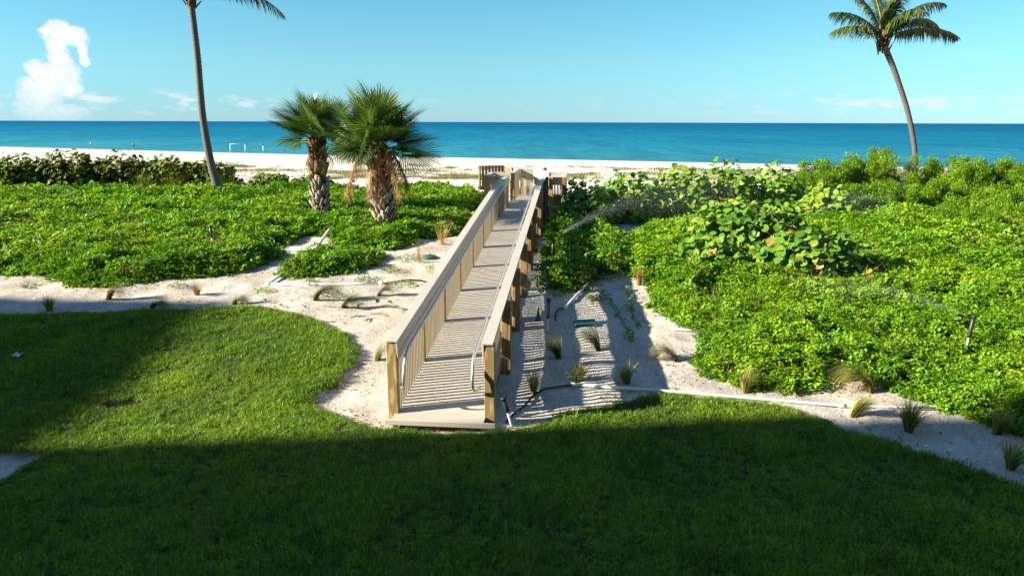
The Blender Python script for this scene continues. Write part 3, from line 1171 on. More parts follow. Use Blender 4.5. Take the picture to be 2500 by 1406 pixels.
def build_boardwalk():
    root = empty('boardwalk', (0, 0, 0), 'long tan boardwalk ramp with railings running from the lawn to the beach', 'boardwalk')
    # deck
    plank_row(root, -.20, RUN + .03, -.64, .64, deck_z)
    plank_row(root, RUN + .03, 20.3, -.60, .62, deck_z)
    plank_row(root, 16.0, 17.85, -1.42, -.606, deck_z)
    plank_row(root, 16.0, 18.25, .626, 1.42, deck_z)
    plank_row(root, 20.3, 24.0, -1.25, -.05, deck_z)
    # front edge board
    beam('edge_board', bwp(-.215, -.73, .085), bwp(-.215, .80, .085), .028, .075, M['cap'], root)
    # stringers under the deck
    for n in (-.60, 0, .60):
        zz = deck_z(0) - .035 - .07
        beam('stringer', bwp(-.18, n, zz), bwp(RUN, n, deck_z(RUN) - .105), .04, .14, M['joist'], root)
        beam('stringer', bwp(RUN, n, deck_z(RUN) - .125), bwp(20.2, n, deck_z(RUN) - .125), .04, .18, M['joist'], root)
    for n in (-.652, .652):
        beam('rim_board', bwp(.0, n * .975, DECK0 - .125), bwp(RUN, n * .975, deck_z(RUN) - .125), .024, .18, M['joist'], root)
    zl = deck_z(RUN)
    for s, a, b in ((15.98, -1.42, -.66), (15.98, .66, 1.42), (18.27, .66, 1.42)):
        beam('rim_board', bwp(s, a, zl - .13), bwp(s, b, zl - .13), .03, .2, M['joist'], root)
    for n, s0, s1 in ((-1.43, 16.0, 17.85), (1.43, 16.0, 18.25)):
        beam('rim_board', bwp(s0, n, zl - .13), bwp(s1, n, zl - .13), .03, .2, M['joist'], root)
    nl, nr = -.64, .675
    L = lambda s, n: (s, n, deck_z(s))
    guard(root, [L(0, nl), L(RUN, nl)], -1, False, cap_over=.02)
    guard(root, [L(RUN + .07, nl), L(16.0, nl)], -1, True)
    guard(root, [L(0, nr), L(RUN, nr)], 1, False, cap_over=.02)
    guard(root, [L(RUN + .07, nr), L(15.92, nr)], 1, True)
    # bench alcoves either side of the landing
    guard(root, [L(16.0, nl - .16), L(16.0, -1.38)], -1, True, cap_over=.09)
    guard(root, [L(16.16, -1.38), L(17.7, -1.38)], -1, False)
    guard(root, [L(17.8, -1.30), L(17.8, -.66)], -1, False, cap_over=.16)
    guard(root, [L(17.8, -.60), L(20.2, -.60)], -1, True, cap_over=.07)
    guard(root, [L(15.92, nr + .16), L(15.92, 1.36)], 1, True, cap_over=.09)
    guard(root, [L(16.08, 1.36), L(18.2, 1.36)], 1, False)
    guard(root, [L(18.2, 1.28), L(18.2, .82)], 1, False, cap_over=.16)
    guard(root, [L(18.3, .80), L(20.0, .10)], 1, False, bal_gap=.06)
    guard(root, [L(20.15, -.5), L(20.15, .06)], -1, False, bal_gap=.05)
    guard(root, [L(20.8, .46), L(23.3, -.10)], 1, False, bal_gap=.14)
    # the far flight turning left towards the beach: upright boards with clipped tops
    slat = bevelled_box_mesh('slat', (.085, .095, 1.0), M['outer_post'], .012)
    for (s0, n0), (s1, n1) in (((20.55, -.86), (22.4, -1.36)), ((22.4, -1.40), (21.66, -2.45))):
        a, b = bwp(s0, n0, 1.74), bwp(s1, n1, 1.74)
        d = b - a
        k = round(d.length / .155)
        for i in range(k):
            o = link('slat', slat, root)
            o.location = a.lerp(b, (i + .5) / k)
            o.rotation_euler = (0, 0, R(38))
        beam('cap_board', a + Vector((0, 0, .515)), b + Vector((0, 0, .515)), .13, .03, M['cap'], root)
        beam('rim_board', a + Vector((0, 0, -.42)), b + Vector((0, 0, -.42)), .03, .16, M['joist'], root)
    # benches
    for n, s0, s1 in ((-1.08, 16.2, 17.6), (1.08, 16.2, 18.0)):
        b = bevelled_box_mesh('bench_seat', (.09, s1 - s0, .035), M['deck'], .004)
        for k in range(4):
            o = link('bench_seat', b, root)
            o.location = bwp((s0 + s1) / 2, n - .15 + k * .1, zl + .44)
            o.rotation_euler = (0, 0, -BW_A)
        for s in (s0 + .12, s1 - .12):
            beam('bench_leg', bwp(s, n, zl + .002), bwp(s, n, zl + .42), .09, .3, M['post'], root)
    handrail(root, -1)
    handrail(root, 1)


# ------------------------------------------------------------------ palms

def frond_fan(name, mat, R0, segs, petiole, seedv, droop=.35, fold=.25, span=2.15):
    """a costapalmate fan leaf: petiole along +X, then pleated segments with free drooping tips"""
    r = np.random.default_rng(seedv)
    V, Q, A, MI = [], [], [], []
    off = 0
    mb = MB()
    mb.tube([(0, 0, 0), (petiole * .5, 0, petiole * .03), (petiole, 0, 0)], [.022, .015, .011], 5)
    V.append(np.array(mb.v))
    Q += [tuple(q) for q in mb.q]
    A.append(np.full(len(mb.v), .6))
    MI += [1] * len(mb.q)
    off = len(mb.v)
    cs = .38 * R0                                        # the costa runs into the blade and arches over
    for i in range(segs):
        th = -span + 2 * span * (i + .5) / segs
        w = abs(th) / span
        bx = cs * (1 - w) ** 1.1
        b0 = np.array([petiole + bx, 0, -.25 * bx * bx / R0])
        ln = (R0 - .25 * bx) * r.uniform(.88, 1.06) * (1 - .18 * w)
        d = np.array([math.cos(th * .93), math.sin(th * .93), 0])
        side = np.array([-d[1], d[0], 0])
        lift = fold * w * 1.1 - .12 * (1 - w)
        half = math.tan(span / segs) * .95
        dr = droop * r.uniform(.6, 1.5)
        prof = [(0.03, .02), (.32, .32 * half), (.62, .40 * half), (.84, .20 * half), (1.0, .012 * half)]
        v = []
        for s, wd in prof:
            z = lift * s * ln - dr * max(0, s - .35) ** 2 * ln * 1.6
            p = b0 + d * s * ln * (1 - .12 * dr * max(0, s - .5)) + np.array([0, 0, z])
            up = np.array([0, 0, .45 * wd * ln])
            v += [p - side * wd * ln + up, p, p + side * wd * ln + up]
        v = np.array(v)
        q = []
        for k in range(len(prof) - 1):
            b = off + 3 * k
            q += [(b, b + 3, b + 4, b + 1), (b + 1, b + 4, b + 5, b + 2)]
        V.append(v)
        Q += q
        off += len(v)
        A.append(np.full(len(v), r.random()))
        MI += [0] * len(q)
    return np_mesh(name, np.concatenate(V), np.array(Q), None, [mat, M['petiole'] if mat is not M['dead'] else mat], {'shade': np.concatenate(A)}, mat_idx=MI)


def fan_palm(loc, lean, trunk_h, r0, crown_r, n_green, seedv, label, dead=6, stalks=0, bulge=0.0):
    r = np.random.default_rng(seedv)
    root = empty('fan_palm', loc, label, 'palm tree', 'squat fan palms by the boardwalk')
    axis_pts = []
    for i in range(9):
        s = i / 8
        axis_pts.append(Vector((lean[0] * s * s, lean[1] * s * s, trunk_h * s - (.15 if i == 0 else 0))))

    def ax(s):
        return Vector((lean[0] * s * s, lean[1] * s * s, trunk_h * s))

    def rad(s):
        return r0 * (.78 + .10 * math.cos(s * 2.5) + bulge * math.exp(-((s - .72) / .22) ** 2)) * (1 - .35 * max(0, s - .85) / .15)
    mb = MB()
    mb.tube(axis_pts, [rad(i / 8) * .82 for i in range(9)], 14)
    mb.build('trunk', M['fibre'], root, smooth=True)
    # old leaf bases ("boots"), one mesh shared by all
    def boot(mat, nm, L, split):
        b = MB()
        w0, w1, th = .066, .040, .030
        b.hexa([(-w0, -.03, 0), (w0, -.03, 0), (w0, .02, 0), (-w0, .02, 0), (-w1, th, L), (w1, th, L), (w1, th + .032, L), (-w1, th + .032, L)])
        if split:
            b.hexa([(-w0 * 1.1, -.035, -.1), (-w0 * .35, -.035, -.12), (-w0 * .3, .0, -.01), (-w0 * 1.0, .0, .01), (-w0 * 1.05, .01, .1), (-w0 * .5, .01, .1), (-w0 * .5, .03, .1), (-w0, .03, .1)])
            b.hexa([(w0 * .35, -.035, -.12), (w0 * 1.1, -.035, -.1), (w0 * 1.0, .0, .01), (w0 * .3, .0, -.01), (w0 * .5, .01, .1), (w0 * 1.05, .01, .1), (w0, .03, .1), (w0 * .5, .03, .1)])
        return b.mesh(nm, mat)
    boots = {k: boot(m, 'leaf_base', L, sp) for k, (m, L, sp) in enumerate(((M['boot'], .34, True), (M['boot'], .28, False), (M['boot_top'], .36, True), (M['boot_top'], .50, False)))}
    nb = int(trunk_h / .0115)
    for i in range(nb):
        s = (i + .5) / nb
        if s < .03:
            continue
        a = i * 2.39996 + r.normal(0, .12)
        top = r.random() < sstep(.35, .8, s)
        k = (2 if r.random() < .7 else 3) if top else (0 if r.random() < .75 else 1)
        o = link('leaf_base', boots[k], root)
        p = ax(s) + Vector((math.cos(a), math.sin(a), 0)) * rad(s) * .80
        o.location = p
        tilt = r.uniform(.10, .42) + (.45 if r.random() < .06 else 0) - .08
        o.rotation_euler = Euler((-tilt, (.34 if i % 2 else -.34) + r.normal(0, .15), a - math.pi / 2), 'XYZ')
        sc = r.uniform(.62, .98) * (.75 + .4 * r0 / .4)
        o.scale = (sc, sc, sc * r.uniform(.8, 1.15))
    top = ax(1.0)
    var = [frond_fan('frond', M['fan'], crown_r * .58, 42, crown_r * .36, seedv * 10 + k, droop=(.08, .15, .26, .12)[k], fold=(.16, .22, .10, .14)[k]) for k in range(4)]
    for i in range(n_green):
        s = (i + .5) / n_green
        el = R(88 - 90 * s ** .95) + r.normal(0, .10)
        a = i * 2.39996 + r.normal(0, .2)
        o = link('frond', var[int(r.integers(0, 4))], root)
        o.location = top + Vector((math.cos(a) * .08, math.sin(a) * .08, .16 - .26 * s))
        o.rotation_euler = Euler((r.normal(0, .55), -el, a), 'XYZ')
        sc = r.uniform(.85, 1.12) * (1.0 - .12 * (s < .12))
        o.scale = (sc, sc, sc)
    dv = [frond_fan('dead_frond', M['dead'], crown_r * .30, 22, crown_r * .30, seedv * 10 + 7 + k, droop=1.1, fold=-.3, span=1.5) for k in range(2)]
    for i in range(dead):
        a = r.uniform(0, 6.283)
        o = link('dead_frond', dv[i % 2], root)
        o.location = top + Vector((math.cos(a) * .1, math.sin(a) * .1, -.2))
        o.rotation_euler = Euler((r.normal(0, .3), R(r.uniform(38, 70)), a), 'XYZ')
    for i in range(stalks):
        a = (4.45, 5.55, .15, 3.5, 4.85)[i % 5] + r.normal(0, .1)
        mb = MB()
        pts = []
        L = (.95, 1.5, 1.5, 1.6, .8)[i % 5]
        for k in range(8):
            s = k / 7
            pts.append(top + Vector((math.cos(a) * L * .62 * s ** .7, math.sin(a) * L * .62 * s ** .7, -.05 + .35 * s - 1.6 * s * s)))
        mb.tube(pts, [.014 * (1 - .6 * k / 7) for k in range(8)], 5)
        for k in range(230):
            s = r.uniform(.3, 1)
            j = min(6, int(s * 7))
            p = pts[j].lerp(pts[j + 1], s * 7 - j)
            q = p + Vector((r.normal(0, .10), r.normal(0, .10), -r.uniform(.1, .45)))
            mb.tube([p, p.lerp(q, .5) + Vector((r.normal(0, .03), r.normal(0, .03), 0)), q], [.0055, .0045, .003], 3, cap=False)
        mb.build('flower_stalk', M['flower_stalk'], root)
    return root


def coco_frond(name, start, az, el, L, droop, seedv, parent, dens=84, leaf=.80, hang=.75):
    r = np.random.default_rng(seedv)
    n = 16
    pts = []
    p = Vector(start)
    e = el
    hd = Vector((math.cos(az), math.sin(az), 0))
    for i in range(n + 1):
        pts.append(p.copy())
        p = p + (hd * math.cos(e) + Vector((0, 0, math.sin(e)))) * (L / n)
        e -= droop / n * (.5 + 1.0 * i / n)
    V, Q, A, MI = [], [], [], []
    mb = MB()
    mb.tube(pts, [.035 * (1 - .85 * i / n) for i in range(n + 1)], 5, cap=False)
    V.append(np.array(mb.v))
    Q += [tuple(q) for q in mb.q]
    A.append(np.full(len(mb.v), .7))
    MI += [1] * len(mb.q)
    off = len(mb.v)
    sidev = Vector((-hd.y, hd.x, 0))
    for sd in (-1, 1):
        for k in range(dens):
            s = .12 + .88 * (k + r.uniform(-.3, .3)) / dens
            s = min(.995, max(.1, s))
            j = min(n - 1, int(s * n))
            c = pts[j].lerp(pts[j + 1], s * n - j)
            t = (pts[j + 1] - pts[j]).normalized()
            nrm = sidev.cross(t).normalized()
            if nrm.z < 0:
                nrm = -nrm
            ln = leaf * (math.sin(math.pi * min(1, (s * .86 + .12))) ** .6) * r.uniform(.85, 1.1)
            d = (sidev * sd * .85 + t * (.45 + .35 * s) + nrm * .18).normalized()
            hg = hang * r.uniform(.7, 1.3)
            pr = [(0, .5), (.3, 1), (.7, .8), (1, .08)]
            wv = t.cross(d).cross(d).normalized()
            v = []
            for u, w in pr:
                q = c + d * ln * u * (1 - .25 * hg * u) + Vector((0, 0, -hg * ln * u * u))
                v += [tuple(q - wv * .026 * w), tuple(q + wv * .026 * w)]
            V.append(np.array(v))
            Q += [(off + 2 * m, off + 2 * m + 1, off + 2 * m + 3, off + 2 * m + 2) for m in range(3)]
            MI += [0] * 3
            off += len(v)
            A.append(np.full(len(v), r.random()))
    me = np_mesh(name, np.concatenate(V), np.array(Q), None, [M['coco'], M['petiole']], {'shade': np.concatenate(A)}, mat_idx=MI)
    return link(name, me, parent)


def coconut_palm(base, trunk, radii, fronds, label, seedv):
    r = np.random.default_rng(seedv)
    root = empty('coconut_palm', base, label, 'palm tree')
    b = Vector(base)
    ctrl = [Vector(p) - b for p in trunk]
    ctrl[0] = ctrl[0] + Vector((0, 0, -.25))
    pts, rr = [], []
    m = len(ctrl)
    for i in range(m - 1):
        p0, p1, p2, p3 = ctrl[max(0, i - 1)], ctrl[i], ctrl[i + 1], ctrl[min(m - 1, i + 2)]
        seg = max(3, int((p2 - p1).length / .045))
        for k in range(seg):
            t = k / seg
            pts.append(.5 * ((2 * p1) + (p2 - p0) * t + (2 * p0 - 5 * p1 + 4 * p2 - p3) * t * t + (-p0 + 3 * p1 - 3 * p2 + p3) * t ** 3))
            rr.append((radii[i] * (1 - t) + radii[i + 1] * t) * (1 + (.05 if len(pts) % 3 == 0 else -.015) + r.normal(0, .012)))
    pts.append(ctrl[-1])
    rr.append(radii[-1])
    mb = MB()
    mb.tube(pts, rr, 14)
    mb.build('trunk', M['coco_trunk'], root, smooth=True)
    top = ctrl[-1]
    # ragged sheath and leaf bases below the crown
    for k in range(26):
        a = k * 2.4
        h = -.42 + .8 * k / 26
        rad = .15 + .08 * k / 26
        bx = MB()
        w, L = r.uniform(.05, .09), r.uniform(.3, .5)
        bx.hexa([(-w, -.012, 0), (w, -.012, 0), (w, .012, 0), (-w, .012, 0), (-w * .35, .03, L), (w * .35, .03, L), (w * .35, .05, L), (-w * .35, .05, L)])
        o = bx.build('leaf_base', M['boot_top'], root)
        o.location = top + Vector((math.cos(a) * rad, math.sin(a) * rad, h))
        o.rotation_euler = Euler((-r.uniform(.1, .5), r.normal(0, .2), a - math.pi / 2), 'XYZ')
    for i, (az, el, L, dr) in enumerate(fronds):
        coco_frond('frond', top + Vector((math.cos(R(az)) * .1, math.sin(R(az)) * .1, .28)), R(az), R(el), L, R(dr), seedv * 100 + i, root)
    return root


# ------------------------------------------------------------------ shrubs

def grape_leaf_meshes():
    out = []
    for mname in ('grape', 'grape', 'grape_old', 'hedge', 'hedge'):
        r = np.random.default_rng(len(out) + 400)
        n = 12
        fold = r.uniform(.1, .35)
        v = [(0, 0, 0)]
        for k in range(n):
            a = 2 * math.pi * k / n
            rad = .5 * (1 - .10 * math.cos(a) ** 8) * r.uniform(.94, 1.05)
            x, y = rad * math.cos(a) + .5, rad * math.sin(a)
            v.append((x, y, fold * abs(y) - .38 * (x - .35) ** 2 + r.normal(0, .03)))
        v[0] = (.5, 0, -.02)
        t = [(0, 1 + k, 1 + (k + 1) % n) for k in range(n)]
        v += [(-.28, -.018, -.06), (-.28, .018, -.06), (.03, .02, 0), (.03, -.02, 0)]
        b = len(v)
        q = [(b - 4, b - 1, b - 2, b - 3)]
        me = np_mesh('leaf', np.array(v), q, t, [M[mname]], {'shade': np.full(len(v), r.random())})
        out.append(me)
    return out


GRAPE = None


def grape_shrub(loc, rx, ry, hgt, n_leaf, n_fill, lsize, label, seedv, old=.08, hedge=False, group='round-leaved sea grape bushes', light=1.0, stems=12, name='sea_grape_bush'):
    global GRAPE
    if GRAPE is None:
        GRAPE = grape_leaf_meshes()
    r = np.random.default_rng(seedv)
    root = empty(name, loc, label, 'bush', group)
    tips = []
    for i in range(stems):
        a = 6.283 * i / stems + r.normal(0, .3)
        d = math.sqrt(r.uniform(.1, 1))
        e = Vector((math.cos(a) * rx * d, math.sin(a) * ry * d, hgt * (1 - .55 * d * d) * r.uniform(.75, 1.1)))
        b = Vector((e.x * .25, e.y * .25, -.1))
        m1 = b.lerp(e, .5) + Vector((r.normal(0, .06), r.normal(0, .06), hgt * .06))
        pts = [b, b.lerp(m1, .5) + Vector((0, 0, .05)), m1, m1.lerp(e, .6), e]
        mb = MB()
        mb.tube(pts, [.022, .018, .014, .010, .006], 5)
        mb.build('stem', M['stem'], root, smooth=True)
        tips.append(pts)

    def leaf_matrix(outer):
        # leaves follow the outer shell of the bush, clustered on lumps
        for _ in range(60):
            d = Vector((r.normal(), r.normal() - .35, abs(r.normal()) * .9 + .02)).normalized()
            lump = .80 + .38 * float(fbm(np.array([math.atan2(d.y, d.x) * 2.2 + seedv * 3.1]), np.array([d.z * 4 + seedv]), 1.0, 3)[0])
            k = lump * (r.uniform(.86, 1.06) if outer else r.uniform(.35, .9))
            p = Vector((d.x * rx * k, d.y * ry * k, max(.05, d.z * hgt * k)))
            if r.random() < .35 and outer:
                t = tips[int(r.integers(0, len(tips)))]
                s = r.uniform(.55, 1.0)
                j = min(3, int(s * 4))
                p = t[j].lerp(t[j + 1], s * 4 - j) + Vector((r.normal(0, .05), r.normal(0, .05), r.uniform(0, .12)))
            break
        nrm = (d * .65 + Vector((-.35, -.2, .5)) + Vector((r.normal(), r.normal(), r.normal())) * .45).normalized()
        x = nrm.orthogonal().normalized()
        x = (Matrix.Rotation(r.uniform(0, 6.283), 3, nrm) @ x)
        y = nrm.cross(x)
        s = lsize * r.uniform(.65, 1.2)
        m = Matrix((x * s, y * s, nrm * s)).transposed().to_4x4()
        m.translation = p
        return m
    for i in range(n_leaf):
        me = GRAPE[(2 if r.random() < old else int(r.integers(0, 2))) if not hedge else (3 + int(r.integers(0, 2)))]
        o = link('leaf', me, root)
        o.matrix_local = leaf_matrix(True)
    if n_fill:
        V, T, A = [], [], []
        off = 0
        src = GRAPE[3 if hedge else 0]
        sv = np.array([v.co for v in src.vertices])[:13]
        st = np.array([(0, 1 + k, 1 + (k + 1) % 12) for k in range(12)])
        for i in range(n_fill):
            m = np.array(leaf_matrix(r.random() < .45))
            V.append(sv @ m[:3, :3].T + m[:3, 3])
            T.append(st + off)
            off += 13
            A.append(np.full(13, r.random()))
        me = np_mesh('inner_leaves', np.concatenate(V), None, np.concatenate(T), [M['hedge' if hedge else 'grape']], {'shade': np.concatenate(A)})
        o = link('inner_leaves', me, root)
        o['kind'] = 'stuff'
    return root


SHRUB_VAR = None


def fine_shrub(loc, rx, ry, hgt, n, label, seedv, group='fine-leaved bushes behind the flowering ground cover'):
    global SHRUB_VAR
    if SHRUB_VAR is None:
        SHRUB_VAR = [leaf_clump('shoot', 46, .13, .26, .070, .024, M['shrub'], 0, .75, 500 + i) for i in range(4)]
    r = np.random.default_rng(seedv)
    root = empty('leafy_bush', loc, label, 'bush', group)
    lobes = []
    for i in range(20):
        a = r.uniform(0, 6.283)
        d = math.sqrt(r.random())
        top = hgt * (1 - .30 * d * d) * r.uniform(.66, 1.05)
        lobes.append((math.cos(a) * rx * d * .8, math.sin(a) * ry * d * .8, top, r.uniform(.28, .42) * max(rx, .9) * .75))
    for lx, ly, top, lr in lobes[:7]:
        mb = MB()
        mb.tube([(lx * .2, ly * .2, -.1), (lx * .6, ly * .6, top * .4), (lx, ly, top * .8)], [.03, .02, .008], 5)
        mb.build('stem', M['stem'], root, smooth=True)
    P, RT, SC = [], [], []
    for i in range(n):
        lx, ly, top, lr = lobes[int(r.integers(0, len(lobes)))]
        a = r.uniform(0, 6.283)
        u = r.random() ** .5
        zz = r.uniform(0.02, 1.0)
        wr = lr * (1 - .75 * zz ** 2.2) * (.55 + .45 * min(1, zz * 3))
        P.append((lx + math.cos(a) * wr * u, ly + math.sin(a) * wr * u, top * zz - .1))
        RT.append((r.normal(0, .25) - math.sin(a) * u * .5, r.normal(0, .25) + math.cos(a) * u * .5, r.uniform(0, 6.283)))
        SC.append(r.uniform(.8, 1.35))
    scatter('crown', P, RT, SC, SHRUB_VAR, M['shrub'], root)['kind'] = 'stuff'
    return root


def tuft(loc, hgt, n, lean, spread, label, seedv, mat='tuft', group='ornamental grass tufts planted in the sand', wid=.006, rad=.05, name='grass_tuft'):
    """a bunch of fine arching blades; lean pushes them all the same way (wind), spread fans them out"""
    r = np.random.default_rng(seedv)
    V, Q, A = [], [], []
    off = 0
    for i in range(n):
        a = r.uniform(0, 6.283)
        rr = rad * math.sqrt(r.random())
        L = hgt * r.uniform(.6, 1.2)
        d = Vector((math.cos(a), math.sin(a), 0)) * spread * (1.55 if abs(lean[0]) < .5 else 1.0) * r.uniform(.1, 1.2) + Vector((lean[0], lean[1], 0)) * r.uniform(.55, 1.15)
        up = Vector((0, 0, 1))
        p = Vector((rr * math.cos(a), rr * math.sin(a), -.01))
        w = wid * r.uniform(.7, 1.2)
        sd = Vector((-d.y, d.x, 0))
        sd = sd.normalized() if sd.length > 1e-4 else Vector((1, 0, 0))
        v = []
        segs = 7
        e = d.length
        dn = d.normalized() if e > 1e-4 else Vector((1, 0, 0))
        ang = R(90) - .25 * e
        for k in range(segs + 1):
            tw = 1 - .9 * (k / segs) ** 1.5
            v += [tuple(p - sd * w * tw * .5), tuple(p + sd * w * tw * .5)]
            p = p + (dn * math.cos(ang) + up * math.sin(ang)) * (L / segs)
            ang -= e * 2.1 / segs * (.6 + .8 * k / segs)
            if p.z < .03 and k > 2:
                ang = max(ang, -.05)
                p.z = max(p.z, .012)
        V.append(np.array(v))
        Q += [(off + 2 * k, off + 2 * k + 1, off + 2 * k + 3, off + 2 * k + 2) for k in range(segs)]
        off += len(v)
        A.append(np.full(len(v), r.random()))
    me = np_mesh(name, np.concatenate(V), np.array(Q), None, [M[mat]], {'shade': np.concatenate(A)})
    o = link(name, me)
    o.location = loc
    return tag(o, label, 'grass tuft', group)


# ------------------------------------------------------------------ small things

def pipe(name, pts, rad, mat, label, cat, group=None, fittings=()):
    p = [Vector((x, y, gz(x, y) + rad * .6 + dz)) for x, y, dz in pts]
    # follow the ground between the given points
    full = []
    for a, b in zip(p[:-1], p[1:]):
        k = max(1, int((b - a).length / .5))
        for i in range(k):
            full.append(a.lerp(b, i / k))
    full.append(p[-1])
    root = empty(name, full[0], label, cat, group)
    o0 = full[0].copy()
    mb = MB()
    mb.tube([q - o0 for q in full], rad, 8)
    mb.build('tube', mat, root, smooth=True)
    for i in fittings:
        q = p[i] - o0
        j = min(len(p) - 2, i)
        d = (p[j + 1] - p[j]).normalized()
        c = MB()
        c.tube([q - d * .05, q + d * .05], rad * 1.32, 8)
        c.build('coupling', mat, root, smooth=True)
    return root


def sprinkler(loc, h, label, tilt=(0, 0), foot=None, body=.5):
    root = empty('sprinkler', loc, label, 'sprinkler', 'black-topped garden sprinklers')
    root.rotation_euler = (tilt[0], tilt[1], 0)
    a = MB()
    a.tube([(0, 0, -.1), (0, 0, h * (1 - body))], .017, 8)
    a.build('riser', M['pvc'], root, smooth=True)
    b = MB()
    z0 = h * (1 - body)
    b.tube([(0, 0, z0 - .01), (0, 0, z0 + .02), (0, 0, h * .9), (0, 0, h * .905)], [.030, .032, .030, .027], 10)
    b.build('body', M['blackplastic'], root, smooth=True)
    c = MB()
    c.tube([(0, 0, h * .905), (0, 0, h * .98), (0, 0, h)], [.040, .040, .034], 10)
    hd = c.build('nozzle_head', M['blackplastic'], root, smooth=True)
    d = MB()
    d.tube([(0, 0, h * .96), (.05, .02, h * .975)], .008, 6)
    d.build('nozzle', M['blackplastic'], hd)
    if foot:
        f = MB()
        f.tube([(0, 0, -.08), (0, 0, .09)], .030, 10)
        f.build('foot_fitting', M[foot], root, smooth=True)
    return root


def spray(start, az, el, v, n, label, seedv, spread=.05, size=.007, tmax=1.0):
    """droplets thrown in an arc; nobody could count them"""
    r = np.random.default_rng(seedv)
    t = r.random(n) ** .8 * tmax
    a = R(az) + r.normal(0, spread, n)
    e = R(el) + r.normal(0, spread * .9, n)
    vv = v * (1 - .32 * r.random(n) ** 1.5)
    sl = 1 / (1 + .35 * t)
    x = start[0] + vv * np.cos(e) * np.cos(a) * t * sl
    y = start[1] + vv * np.cos(e) * np.sin(a) * t * sl
    z = start[2] + vv * np.sin(e) * t * sl - 4.9 * t * t * .72
    k = z > ground_h(x, y) + .1
    P = np.stack([x, y, z], 1)[k]
    m = len(P)
    s = size * r.uniform(.4, 1.4, m)
    d1 = r.normal(0, 1, (m, 3))
    d1 /= np.linalg.norm(d1, axis=1)[:, None]
    d2 = np.cross(d1, r.normal(0, 1, (m, 3)))
    d2 /= np.linalg.norm(d2, axis=1)[:, None]
    d3 = np.cross(d1, d2)
    c = s[:, None]
    V = np.stack([P + d1 * c, P - d1 * c * .6 + d2 * c, P - d1 * c * .6 - d2 * c * .5 + d3 * c * .8, P - d1 * c * .6 - d2 * c * .5 - d3 * c * .8], 1).reshape(-1, 3)
    b = np.arange(m)[:, None] * 4
    T = np.concatenate([b + np.array([[0, 1, 2]]), b + np.array([[0, 2, 3]]), b + np.array([[0, 3, 1]]), b + np.array([[1, 3, 2]])])
    o = link('water_spray', np_mesh('water_spray', V, None, T, [M['drops']]))
    return tag(o, label, kind='stuff')


def person(loc, yaw, h, label, top, bottom, hair, seedv, pose='stand'):
    r = np.random.default_rng(seedv)
    root = empty('person', loc, label, 'person', None, yaw)
    k = h / 1.72
    J = {'pel': (0, 0, .93), 'chest': (0, .01, 1.22), 'neck': (0, 0, 1.43), 'head': (0, -.01, 1.60), 'crown': (0, 0, 1.70),
         'shl': (-.18, 0, 1.38), 'ell': (-.25, .03, 1.10), 'hal': (-.26, -.06, .84), 'shr': (.18, 0, 1.38), 'elr': (.25, .02, 1.10), 'har': (.25, -.08, .85),
         'hil': (-.09, 0, .88), 'knl': (-.10, -.03, .49), 'anl': (-.10, .03, .08), 'tol': (-.11, -.14, .03),
         'hir': (.09, 0, .88), 'knr': (.11, -.06, .49), 'anr': (.12, -.02, .08), 'tor': (.13, -.18, .03)}
    rad = {'pel': .125, 'chest': .13, 'neck': .055, 'head': .095, 'crown': .075, 'shl': .06, 'ell': .042, 'hal': .03, 'shr': .06, 'elr': .042, 'har': .03,
           'hil': .085, 'knl': .058, 'anl': .04, 'tol': .03, 'hir': .085, 'knr': .058, 'anr': .04, 'tor': .03}
    E = [('pel', 'chest'), ('chest', 'neck'), ('neck', 'head'), ('head', 'crown'), ('chest', 'shl'), ('shl', 'ell'), ('ell', 'hal'), ('chest', 'shr'), ('shr', 'elr'), ('elr', 'har'),
         ('pel', 'hil'), ('hil', 'knl'), ('knl', 'anl'), ('anl', 'tol'), ('pel', 'hir'), ('hir', 'knr'), ('knr', 'anr'), ('anr', 'tor')]

    def skin(name, keys, grow, mat, edges=None):
        names = list(keys)
        me = bpy.data.meshes.new(name)
        ed = [(names.index(a), names.index(b)) for a, b in E if a in names and b in names]
        me.from_pydata([tuple(c * k for c in J[n]) for n in names], ed, [])
        me.materials.append(mat)
        o = link(name, me, root)
        md = o.modifiers.new('skin', 'SKIN')
        for i, n in enumerate(names):
            o.data.skin_vertices[0].data[i].radius = (rad[n] * k * grow, rad[n] * k * grow)
        o.data.skin_vertices[0].data[0].use_root = True
        ss = o.modifiers.new('subsurf', 'SUBSURF')
        ss.levels = ss.render_levels = 1
        return o
    skin('body', list(J), 1.0, M['skin'])
    skin('shirt', ['chest', 'pel', 'shl', 'shr'] if top == 'cloth_white' else ['chest', 'pel', 'shl', 'shr', 'ell', 'elr'], 1.14, M[top])
    skin('shorts', ['pel', 'hil', 'knl', 'hir', 'knr'] if bottom != 'short' else ['pel', 'hil', 'hir'], 1.16, M['cloth_dark'] if bottom in ('dark', 'short') else M['cloth_white'])
    hb = MB()
    hb.tube([(0, .02, 1.56 * k), (0, .025, 1.66 * k), (0, .01, 1.73 * k), (0, 0, 1.755 * k)], [.085 * k, .105 * k, .085 * k, .03 * k], 10)
    hb.build('hair', M[hair], root, smooth=True)
    return root


def goal(loc, w, h, d, yaw):
    root = empty('football_goal', loc, 'small white football goal frame standing on the beach by the water', 'goal', None, yaw)
    for x in (-w / 2, w / 2):
        a = MB()
        a.tube([(x, 0, -.05), (x, 0, h)], .05, 8)
        a.build('upright', M['white'], root, smooth=True)
        b = MB()
        b.tube([(x, 0, h), (x, d, .03)], .04, 8)
        b.build('stay', M['white'], root, smooth=True)
        c = MB()
        c.tube([(x, 0, .04), (x, d, .04)], .04, 8)
        c.build('base_bar', M['white'], root, smooth=True)
    a = MB()
    a.tube([(-w / 2, 0, h), (w / 2, 0, h)], .05, 8)
    a.build('crossbar', M['white'], root, smooth=True)


